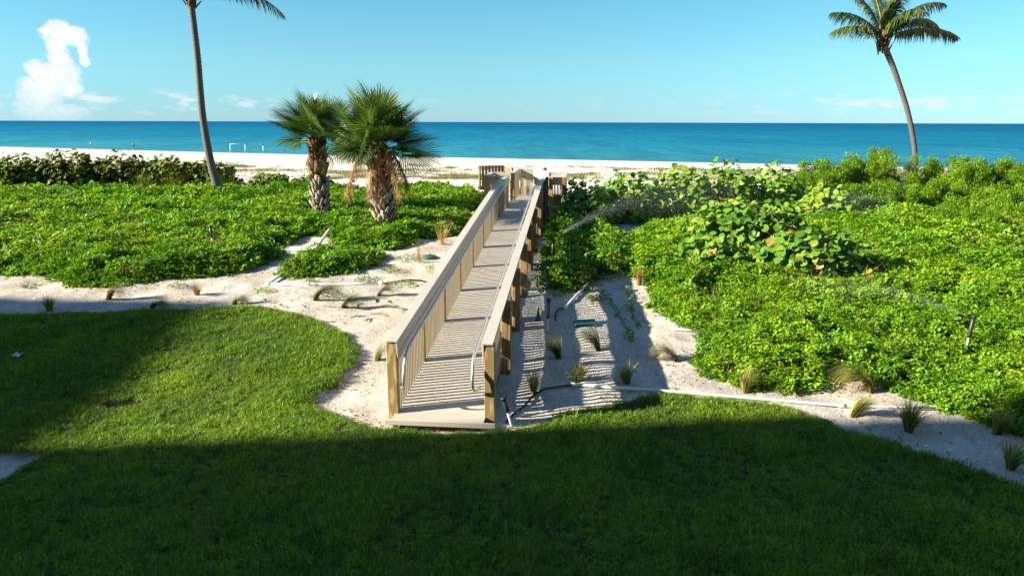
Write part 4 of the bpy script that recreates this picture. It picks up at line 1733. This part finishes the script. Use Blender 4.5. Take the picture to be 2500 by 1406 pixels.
def creeper(pts, label, seedv, leaf_s=.07, every=.1, mat='cover', cat='vine', name='creeping_vine', group=None):
    """a runner lying on the sand with leaves standing up along it"""
    r = np.random.default_rng(seedv)
    P = [Vector((x, y, gz(x, y) + .012)) for x, y in pts]
    full = []
    for a, b in zip(P[:-1], P[1:]):
        k = max(2, int((b - a).length / .12))
        for i in range(k):
            q = a.lerp(b, i / k)
            full.append(Vector((q.x + r.normal(0, .012), q.y + r.normal(0, .012), gz(q.x, q.y) + .012)))
    full.append(P[-1])
    o0 = full[0].copy()
    root = empty(name, o0, label, cat, group)
    mb = MB()
    mb.tube([q - o0 for q in full], .005, 5)
    mb.build('runner', M['vine'], root)
    L = sum((b - a).length for a, b in zip(full[:-1], full[1:]))
    lv = []
    for k in range(3):
        v, q = leaf_verts(1.0, .8, .4, .3, 3)
        lv.append(np_mesh('leaf', v, q, None, [M[mat]], {'shade': np.full(len(v), .25 + .3 * k)}))
    n = min(220, int(L / every))
    for i in range(n):
        j = int(r.integers(0, len(full) - 1))
        q = full[j].lerp(full[j + 1], r.random()) - o0
        o = link('leaf', lv[int(r.integers(0, 3))], root)
        s = leaf_s * r.uniform(.6, 1.3)
        o.location = q + Vector((r.normal(0, leaf_s * .5), r.normal(0, leaf_s * .5), r.uniform(.01, leaf_s)))
        o.rotation_euler = Euler((r.normal(0, .3), -r.uniform(-.1, 1.0), r.uniform(0, 6.283)), 'XYZ')
        o.scale = (s, s, s)
    return root


def weed(x, y, rad, hgt, n, label, seedv, group='low weeds growing on the open sand'):
    src = leaf_clump('weed', n, rad, hgt, .06, .036, M['cover'], 0, .5, seedv)
    me = src.data
    bpy.data.objects.remove(src)
    o = link('weed', me)
    o.location = (x, y, gz(x, y) - .01)
    return tag(o, label, 'weed', group)


def building():
    """the tall block behind the viewpoint; its shadow lies over the lawn"""
    L = 43.0
    hh = L * math.tan(R(SUN_EL))
    off = Vector((-L * math.cos(R(SUN_AZ)), -L * math.sin(R(SUN_AZ))))
    edge = [(-34, 15.1), (-4.58, 14.67), (-5.46, 10.74), (-5.94, 8.52), (-2.02, 8.92), (4.15, 9.56), (6.35, 9.70), (8.5, 9.90), (14, 10.4), (14, 4.7), (80, 4.7), (80, -16), (-34, -16)]
    pts = [(x + off.x, y + off.y) for x, y in edge]
    root = empty('apartment_building', (pts[0][0], pts[0][1], 0), 'tall pale apartment building behind the viewpoint whose shadow covers the lawn', 'building')
    o0 = Vector((pts[0][0], pts[0][1], 0))
    n = len(pts)

    def prism(name, z0, z1, mat, grow=0):
        c = np.mean(np.array(pts), 0)
        v = []
        for z in (z0, z1):
            for x, y in pts:
                v.append((x - o0.x, y - o0.y, z))
        import bmesh
        bm = bmesh.new()
        bv = [bm.verts.new(p) for p in v]
        bm.faces.new(bv[n:][::-1])
        bm.faces.new(bv[:n])
        for i in range(n):
            j = (i + 1) % n
            bm.faces.new((bv[i], bv[n + i], bv[n + j], bv[j]))
        bmesh.ops.recalc_face_normals(bm, faces=bm.faces[:])
        me = bpy.data.meshes.new(name)
        bm.to_mesh(me)
        bm.free()
        me.materials.append(mat)
        return link(name, me, root)
    prism('wall', -.3, hh - .4, M['wall'])
    prism('roof', hh - .398, hh, M['roof'])
    for i in (0, 3, 4, 5, 6, 7, 9):
        a, b = Vector((*pts[i], 0)), Vector((*pts[i + 1], 0))
        d = (b - a)
        ln = d.length
        if ln < 2.2:
            continue
        k = int(ln / 3.2)
        dd = d.normalized()
        nn = Vector((-dd.y, dd.x, 0))
        for fl in range(5):
            for j in range(k):
                c = a + dd * (ln * (j + .5) / k) + nn * .02 + Vector((0, 0, 1.9 + fl * 3.4))
                w = MB()
                w.box((0, 0, 0), (1.7, .06, 1.6))
                o = w.build('window', M['window'], root)
                o.location = c - o0
                o.rotation_euler = (0, 0, math.atan2(dd.y, dd.x))


# ------------------------------------------------------------------ assemble
build_ground()
build_sea()
build_lawn()
build_covers()
build_litter()
building()
build_boardwalk()

fan_palm((-6.42, 24.12, gz(-6.42, 24.12)), (-.04, .05), 2.65, 0.315, 1.46, 36, 31, 'shorter fan palm with grey criss-cross trunk, left of its twin', dead=3, stalks=0)
fan_palm((-3.90, 21.82, gz(-3.90, 21.82)), (-.13, .05), 2.42, 0.333, 1.74, 44, 47, 'taller fan palm with reddish-brown dry flower stalks on its trunk', dead=1, stalks=5, bulge=.22)

# tall coconut palms
TL = [(-12.08, 29.66, gz(-12.08, 29.66)), (-12.14, 29.66, 1.62), (-12.29, 29.66, 2.37), (-12.40, 29.66, 3.43), (-12.46, 29.66, 4.40), (-12.46, 29.66, 5.45), (-12.45, 29.66, 6.50), (-12.47, 29.66, 7.50), (-12.50, 29.66, 8.35), (-12.53, 29.66, 8.80)]
coconut_palm(TL[0], TL, [.23, .19, .155, .142, .134, .13, .126, .122, .12, .12],
             [(2, 8, 3.8, 64), (18, 58, 4.0, 80), (180, 55, 4.0, 70), (150, 70, 3.8, 60), (215, 60, 3.8, 70), (90, 75, 3.6, 60), (270, 72, 3.6, 60), (320, 66, 3.8, 60), (60, 60, 3.8, 70), (120, 50, 3.8, 75), (240, 80, 3.4, 40)],
             'tall coconut palm with bare slender trunk, at the left behind the ground cover', 61)
TR = [(17.25, 31.0, gz(17.3, 31.0)), (17.20, 31.0, 1.8), (17.10, 31.0, 2.85), (16.84, 31.0, 3.82), (16.51, 31.0, 4.74), (16.13, 31.0, 5.57), (15.77, 31.0, 6.31), (15.41, 31.0, 6.95), (15.24, 31.0, 7.25)]
coconut_palm(TR[0], TR, [.18, .125, .104, .10, .10, .104, .11, .12, .13],
             [(0, 22, 3.05, 60), (10, 48, 2.6, 102), (184, 30, 2.3, 70), (172, 48, 2.4, 62), (100, 74, 2.9, 45), (262, 72, 2.5, 85), (288, 60, 2.2, 105), (60, 70, 2.9, 60), (135, 68, 2.8, 45), (335, 66, 2.5, 95)],
             'leaning coconut palm with full crown above the right-hand bushes', 73)

# sea grapes
for a in [
    ((2.35, 22.90), 1.0, .9, 1.45, 190, 380, .19, 'sea grape bush with shaded lower leaves, nearest to the boardwalk landing', 301, .02),
    ((3.90, 23.99), 1.25, 1.1, 1.65, 260, 520, .20, 'sea grape bush second from the landing in the dark row', 302, .03),
    ((5.65, 24.53), 1.3, 1.2, 1.7, 280, 540, .20, 'middle sea grape bush of the row behind the sprinkler arc', 303, .03),
    ((7.45, 25.35), 1.3, 1.2, 1.8, 280, 540, .20, 'tall sea grape bush with upright shoots against the water', 304, .03),
    ((9.25, 25.89), 1.3, 1.2, 1.85, 280, 540, .20, 'pale sea grape bush next to the fine-leaved bushes', 305, .03),
    ((10.47, 23.99), 1.1, 1.0, 1.25, 180, 300, .20, 'small yellowing sea grape bush at the foot of the fine-leaved bushes', 306, .05),
    ((6.16, 18.93), 1.75, 1.2, 1.3, 300, 800, .19, 'large sea grape bush with orange-tinged leaves amid the ground cover', 307, .03),
    ((4.61, 16.49), .95, .8, .85, 130, 180, .19, 'sparse low sea grape bush with amber leaves at the edge of the ground cover', 308, .07),
    ((6.83, 16.15), 1.6, .9, 1.05, 300, 460, .195, 'spreading pale sea grape bush above the misted hollow', 309, .04),
]:
    (x, y), rx, ry, hh, nl, nf, ls, lab, sd, old = a
    grape_shrub((x, y, gz(x, y)), rx, ry, hh, nl, nf, ls, lab, sd, old)
# dark hedge on the left
for i, (x, y, rx, hh, lab) in enumerate([
    (-22.6, 33.0, 1.7, 1.75, 'dark round-leaved bush at the far left end of the hedge'),
    (-20.4, 33.4, 1.7, 1.95, 'dark hedge bush with many yellow leaves, nearest to the far left end'),
    (-18.2, 33.8, 1.7, 1.85, 'dark hedge bush in the middle of the row, below the wading bather'),
    (-16.2, 34.0, 1.6, 1.7, 'dark hedge bush mixed with tall grass, near the middle of the row'),
    (-14.4, 34.2, 1.4, 1.35, 'lower dark hedge bush sloping down towards the coconut trunk'),
    (-11.2, 33.4, 1.0, .95, 'small dark bush just right of the coconut trunk'),
    (-9.2, 33.2, 1.0, .85, 'small dark bush between the coconut trunk and the fan palms')]):
    grape_shrub((x, y, gz(x, y)), rx * 1.1, 1.3, hh * .95, 290 if i < 5 else 160, 2300 if i < 5 else 800, .19, lab, 330 + i, 0, True, 'dark round-leaved hedge at the edge of the beach', name='hedge_bush')

# fine-leaved bushes on the right
for i, (x, y, rx, ry, hh, n, lab) in enumerate([
    (11.90, 27.96, 1.9, 1.7, 1.95, 1700, 'fine-leaved green bush beside the pale sea grape'),
    (14.54, 28.68, 2.0, 1.7, 2.35, 1800, 'tallest fine-leaved bush, just left of the leaning coconut trunk'),
    (16.88, 28.20, 2.0, 1.7, 2.1, 1800, 'fine-leaved bush in front of the leaning coconut trunk'),
    (19.36, 28.20, 2.0, 1.7, 1.95, 1700, 'fine-leaved bush just right of the leaning coconut trunk'),
    (21.88, 28.44, 2.0, 1.7, 1.95, 1500, 'fine-leaved bush at the far right end of the row'),
    (12.54, 25.08, 1.7, 1.5, 1.25, 1200, 'lower fine-leaved bush in front of the tallest one'),
    (15.19, 24.81, 1.8, 1.5, 1.35, 1250, 'lower fine-leaved bush in front of the coconut trunk'),
    (17.51, 23.99, 1.8, 1.5, 1.35, 1250, 'lower fine-leaved bush at the right end with dark hollow beneath'),
    (13.36, 21.04, 1.5, 1.1, .8, 650, 'lowest fine-leaved bush standing in the flowering ground cover')]):
    fine_shrub((x, y, gz(x, y)), rx, ry, hh, n, lab, 520 + i)

# ornamental tufts: position, height, blades, lean, spread, label
TUFTS = [
    (-9.21, 13.82, .42, 150, (0, 0), .55, 'upright grass tuft in the building shade on the left sand'),
    (-8.37, 14.45, .62, 190, (1.35, .1), .3, 'bent yellow-green grass tuft at the left, above the shadow edge'),
    (-6.68, 14.80, .34, 110, (.1, 0), .45, 'short upright straw tuft between the two bent shaded tufts'),
    (-7.25, 13.98, .55, 150, (1.9, .05), .2, 'brown bent tuft lying in the shadow at the lawn edge, left one'),
    (-5.69, 14.22, .55, 150, (1.9, .05), .2, 'brown bent tuft at the shadow corner above the lawn'),
    (-4.08, 14.45, .85, 240, (1.6, .1), .25, 'large bowed grass tuft with long shadow, above the sunlit lawn'),
    (-3.40, 14.02, .62, 210, (1.7, .1), .3, 'bowed brown-green tuft on the vine runner'),
    (-2.82, 14.80, .62, 160, (1.75, .05), .2, 'small hooped grass tuft below the white pipe'),
    (-2.28, 11.59, .5, 110, (.9, -.2), .35, 'yellowing tuft against the left side of the boardwalk'),
    (-1.90, 13.85, .35, 70, (.4, 0), .35, 'small yellow tuft against the left railing higher up'),
    (0.80, 11.68, .52, 220, (-.95, .1), .55, 'bushy yellow-green tuft between the railing shadow bands'),
    (1.51, 12.01, .55, 210, (-1.0, .15), .45, 'dark tuft with orange straw beneath, right of the green lid'),
    (1.07, 10.76, .46, 210, (-.1, .1), .75, 'spreading tuft just above the white pipe end'),
    (1.81, 10.68, .46, 210, (-.35, .1), .6, 'dark tuft in the railing shadow right of the spreading one'),
    (0.34, 10.33, .50, 130, (0, 0), .35, 'thin upright dark tuft beside the black hose'),
    (2.81, 15.48, .55, 90, (0, 0), .28, 'tall straw-coloured tuft at the tip of the ground cover'),
    (2.79, 11.59, .62, 180, (-1.5, .1), .3, 'combed yellow tuft at the edge of the flowering cover'),
    (3.61, 10.47, .52, 160, (.15, 0), .42, 'upright tuft at the lower edge of the flowering cover'),
    (5.57, 10.50, .80, 230, (-1.35, .05), .35, 'long combed yellow tuft at the notch of the flowering cover'),
    (4.96, 9.74, .46, 230, (1.2, -.05), .4, 'bowed tuft leaning over the white pipe'),
    (5.49, 9.23, .62, 260, (.2, .1), .7, 'big dark tuft in the shade below the pipe end'),
    (6.67, 9.17, .55, 160, (.5, 0), .6, 'dark tuft under the shaded flowering cover'),
    (6.18, 8.16, .55, 200, (.4, 0), .65, 'shaded tuft at the right edge near the lawn'),
]
for i, (x, y, hh, n, ln, sp, lab) in enumerate(TUFTS):
    tuft((x, y, gz(x, y)), hh * (.95 if abs(ln[0]) > .5 else .78), int(n * 1.3), ln, sp, lab, 600 + i, 'straw' if 'straw-col' in lab or 'straw tuft' in lab else 'tuft', wid=.0095)
STRAW = [(-12.86, 22.87, 'dry straw stalks in the far left of the ground cover'), (-9.30, 21.56, 'dry straw stalks in the middle of the left ground cover'),
         (-7.21, 22.41, 'dry straw stalks left of the shorter fan palm'), (-10.40, 19.37, 'dry straw stalks low in the left ground cover'),
         (-2.26, 17.36, 'pale reed stalks on the open sand next to the round green lid'), (-1.91, 19.48, 'reddish dry stalks against the left railing')]
for i, (x, y, lab) in enumerate(STRAW):
    tuft((x, y, gz(x, y)), .75 if i != 4 else .6, 60 if i != 4 else 34, (.1, 0), .35, lab, 640 + i, 'straw', 'dry stalks standing among the dune plants', .009, .12, 'dry_stalks')
for i, (x, y, lab) in enumerate([(-16.6, 32.6, 'tall green grass in front of the dark hedge, left clump'), (-15.4, 32.8, 'tall green grass in front of the lower hedge bush'), (-13.0, 33.4, 'tall green grass between hedge and coconut trunk')]):
    tuft((x, y, gz(x, y)), 1.15, 150, (.35, 0), .5, lab, 650 + i, 'hedge', 'tall grass clumps at the hedge', .018, .4, 'tall_grass')

# weeds and runners on the sand
WEEDS = [(-7.31, 15.30, .22, .06, 60, 'small weed touching the front of the left ground cover'), (-5.31, 14.97, .28, .10, 110, 'weed below the corner of the white pipe'),
         (-3.90, 14.74, .35, .12, 140, 'weed beside the large bowed tuft'), (-4.45, 15.46, .18, .12, 70, 'weed growing over the white pipe'),
         (-3.23, 15.77, .30, .10, 100, 'weed between the pipe and the small leafy island'), (-2.84, 16.49, .28, .10, 90, 'weed on the brown patch near the leafy island'),
         (-2.40, 15.46, .26, .12, 90, 'weed under the end of the black hose'), (-2.61, 17.64, .32, .16, 120, 'weed clump left of the round green lid'),
         (-1.91, 16.23, .2, .34, 90, 'taller weed against the left railing'), (-10.60, 15.42, .2, .06, 70, 'faint weed at the far left of the sand'),
         (1.75, 14.55, .22, .1, 120, 'weed in the railing shadow beside the white pipe')]
for i, (x, y, rd, hh, n, lab) in enumerate(WEEDS):
    weed(x, y, rd, hh, n, lab, 660 + i)
creeper([(1.82, 15.19), (1.98, 14.66), (2.05, 13.93), (2.19, 13.28), (2.14, 12.29)], 'longer leafy runner creeping down the shaded sand', 680, .075, .035, group='leafy runners on the shaded sand')
creeper([(2.49, 15.18), (2.46, 14.31), (2.36, 13.62), (2.40, 13.02)], 'shorter leafy runner creeping down the sand beside the longer one', 681, .075, .04, group='leafy runners on the shaded sand')
creeper([(-3.88, 14.10), (-3.25, 14.01), (-2.62, 14.04), (-1.85, 13.95)], 'thin brown runner with few upright leaves on the left sand', 682, .10, .16)

# irrigation pipes, hoses, lids
pipe('white_pipe', [(-5.39, 15.46, 0), (-4.46, 15.38, 0), (-4.05, 15.35, 0), (-3.48, 15.38, 0), (-2.89, 15.48, .01)], .032, M['pvc'], 'long white pipe lying on the left sand', 'pipe', 'white irrigation pipes', (0, 4))
pipe('white_pipe', [(-5.39, 15.51, .02), (-5.25, 16.23, .05)], .032, M['pvc'], 'short white pipe running from the corner into the leafy island', 'pipe', 'white irrigation pipes')
pipe('hose', [(-2.89, 15.48, .01), (-2.30, 15.67, .03), (-2.05, 15.66, .02), (-1.78, 15.54, .0)], .016, M['hose'], 'black hose from the left pipe to the railing', 'hose', 'black irrigation hoses')
pipe('white_pipe', [(-5.78, 18.43, .05), (-5.16, 18.33, .05), (-4.18, 18.21, .05)], .045, M['pvc'], 'thick white pipe in the sandy gap of the left ground cover', 'pipe', 'white irrigation pipes', (1,))
pipe('white_pipe', [(-5.12, 18.41, .08), (-5.18, 20.18, .2)], .04, M['pvc'], 'slanting pale pipe rising from the thick white pipe', 'pipe', 'white irrigation pipes')
pipe('white_pipe', [(0.96, 10.55, .02), (2.31, 10.35, .02), (3.70, 10.16, .02), (4.91, 10.00, .02), (6.26, 9.94, .02)], .023, M['pvc'], 'long white pipe along the lawn edge on the right sand', 'pipe', 'white irrigation pipes', (0, 3))
pipe('hose', [(0.96, 10.55, .02), (0.51, 10.42, .02), (0.35, 10.27, .02), (0.18, 9.95, .01), (0.04, 9.66, .01), (-0.08, 9.37, 0)], .016, M['hose'], 'black hose curling from the right pipe to the foot of the boardwalk', 'hose', 'black irrigation hoses')
pipe('white_pipe', [(1.07, 13.98, .02), (1.72, 15.58, .03)], .032, M['pvc'], 'white pipe pointing seaward in the striped shadow', 'pipe', 'white irrigation pipes', (0,))
pipe('hose', [(1.07, 13.98, .02), (0.93, 13.90, .03), (0.86, 13.70, .02), (0.84, 13.32, .0)], .016, M['hose'], 'short black hose at the end of the seaward white pipe', 'hose', 'black irrigation hoses')
pipe('white_pipe', [(5.13, 13.02, .36), (5.59, 13.06, .36)], .03, M['pvc'], 'bit of white pipe showing through the flowering cover', 'pipe', 'white irrigation pipes')
pipe('white_pipe', [(2.99, 12.87, .03), (3.45, 12.79, .03)], .025, M['pvc'], 'short white pipe stub at the edge of the flowering cover', 'pipe', 'white irrigation pipes')

sprinkler((0.67, 12.91, gz(0.67, 12.91)), .62, 'idle black sprinkler on a pale riser in the striped shadow', (0, .02), None, .6)
sprinkler((0.00, 9.32, gz(0, 9.36)), .46, 'tilted black and white sprinkler at the foot of the boardwalk', (.12, -.26), None, .5)
sprinkler((0.97, 17.18, gz(0.97, 17.18)), .62, 'spraying sprinkler in the shaded plants beside the boardwalk', (0, .05), None, .62)
sprinkler((7.78, 11.76, gz(7.78, 11.76) + .12), .62, 'spraying black sprinkler with green foot in the flowering cover', (0, .1), 'greenplastic', .62)
sprinkler((-7.73, 18.29, gz(-7.73, 18.29) + .25), .42, 'idle sprinkler half hidden in the left ground cover', (0, -.05), None, .7)
sprinkler((-14.93, 28.13, gz(-14.93, 28.13) + .3), .55, 'idle sprinkler in front of the tall grass by the hedge', (0, -.06), None, .6)
spray((0.97, 17.18, gz(0.97, 17.18) + .60), 28, 26, 11.0, 26000, 'water arc from the sprinkler beside the boardwalk', 700, .05, .0042, 1.3)
spray((7.74, 11.76, gz(7.78, 11.76) + .72), 128, 14, 8.5, 16000, 'water jet from the sprinkler with the green foot', 701, .045, .0034, .95)
spray((8.29, 19.82, gz(8.29, 19.82) + .75), 38, 17, 9.5, 12000, 'water jet crossing the ground cover before the fine-leaved bushes', 702, .05, .0038, 1.0)

# valve-box lids, flag, litter
lid = empty('valve_box', (-2.09, 17.84, gz(-2.09, 17.84) + .02), 'round green valve lid on the sand left of the boardwalk', 'lid')
mb = MB()
mb.tube([(0, 0, -.03), (0, 0, .03), (0, 0, .05)], [.19, .19, .15], 18)
mb.build('cover', M['greenplastic'], lid)
mb = MB()
mb.tube([(0, 0, .052), (0, 0, .06)], [.03, .025], 8)
mb.build('bolt', M['blackplastic'], lid)
lid = empty('valve_box', (1.40, 13.19, gz(1.40, 13.19) + .025), 'rectangular green valve box in the striped shadow', 'lid')
lid.rotation_euler = (.11, 0, .05)
o = link('cover', bevelled_box_mesh('cover', (.42, .28, .06), M['greenplastic'], .015), lid)
mb = MB()
mb.box((0, 0, -.06), (.38, .24, .08))
mb.build('rim', M['greenplastic'], lid)
fl = empty('marker_cone', (0.51, 13.41, gz(0.51, 13.41)), 'little dark green pointed marker beside the idle sprinkler', 'marker')
mb = MB()
mb.tube([(0, 0, 0), (0, 0, .02), (0, 0, .16), (0, 0, .26)], [.055, .05, .022, .004], 8)
mb.build('cone', M['greenplastic'], fl)
mb = MB()
mb.tube([(0, 0, -.05), (0, 0, .012)], [.065, .065], 8)
mb.build('base', M['greenplastic'], fl)
# crumpled paper on the shaded lawn
r_ = np.random.default_rng(5)
v = []
g = 7
for i in range(g):
    for j in range(g):
        v.append(((i / (g - 1) - .5) * .13 + r_.normal(0, .009), (j / (g - 1) - .5) * .10 + r_.normal(0, .009), .07 + r_.normal(0, .022)))
q = [(i * g + j, (i + 1) * g + j, (i + 1) * g + j + 1, i * g + j + 1) for i in range(g - 1) for j in range(g - 1)]
o = link('paper_scrap', np_mesh('paper_scrap', np.array(v), q, None, [M['white']]))
o.location = (-8.30, 11.48, gz(-8.30, 11.48))
tag(o, 'crumpled white paper scrap lying on the shaded lawn', 'litter')
# palm debris on the landing and twigs on the sand
for i, (s, n, lab) in enumerate([(14.1, -.35, 'dark curled leaf on the landing near the left railing'), (14.5, .02, 'dark curled leaf in the middle of the landing'), (14.75, .22, 'dark curled leaf on the landing near the right railing')]):
    vv, qq = leaf_verts(.14, .05, .8, -.9, 3)
    o = link('dead_leaf', np_mesh('dead_leaf', vv, qq, None, [M['twig']]))
    o.location = bwp(s, n, deck_z(s) + .006)
    o.rotation_euler = (0, 0, i * 1.9)
    tag(o, lab, 'leaf', 'dry leaves on the boardwalk landing')
for i, (x, y, L, a, lab) in enumerate([(-3.00, 13.51, .3, .3, 'crooked dark twig right of the lawn bulge'), (-2.59, 13.55, .4, -.4, 'forked twig on the left sand beside the railing'), (-2.74, 13.32, .22, 1.2, 'short twig below the thin runner')]):
    mb = MB()
    k = np.random.default_rng(720 + i)
    pts = [(-L / 2, 0, .01), (-L * .15, k.normal(0, .03), .03), (L * .2, k.normal(0, .03), .02), (L / 2, k.normal(0, .05), .01)]
    mb.tube(pts, [.012, .011, .008, .004], 5)
    mb.tube([pts[1], (L * .05, .1, .04)], [.007, .003], 5)
    o = mb.build('twig', M['twig'])
    o.location = (x, y, gz(x, y))
    o.rotation_euler = (0, 0, a)
    tag(o, lab, 'twig', 'twigs on the left sand')

# people and goal on the beach
person((-103.3, 179.2, gz(-103.3, 179.2)), R(160), 1.70, 'person in a white top with bare legs standing at the water, farther left', 'cloth_white', 'short', 'hair', 801)
person((-87.7, 169.2, gz(-87.7, 169.2)), R(200), 1.66, 'person in a pale top and dark shorts standing at the water', 'cloth_blue', 'dark', 'hair', 802)
person((-51.9, 152.2, gz(-51.9, 152.2)), R(120), 1.70, 'person in pale clothes on the beach under the fan palm frond', 'cloth_white', 'white', 'hair', 803)
goal((-57.9, 154.0, gz(-57.9, 154.0)), 3.0, 1.75, 1.2, .5)
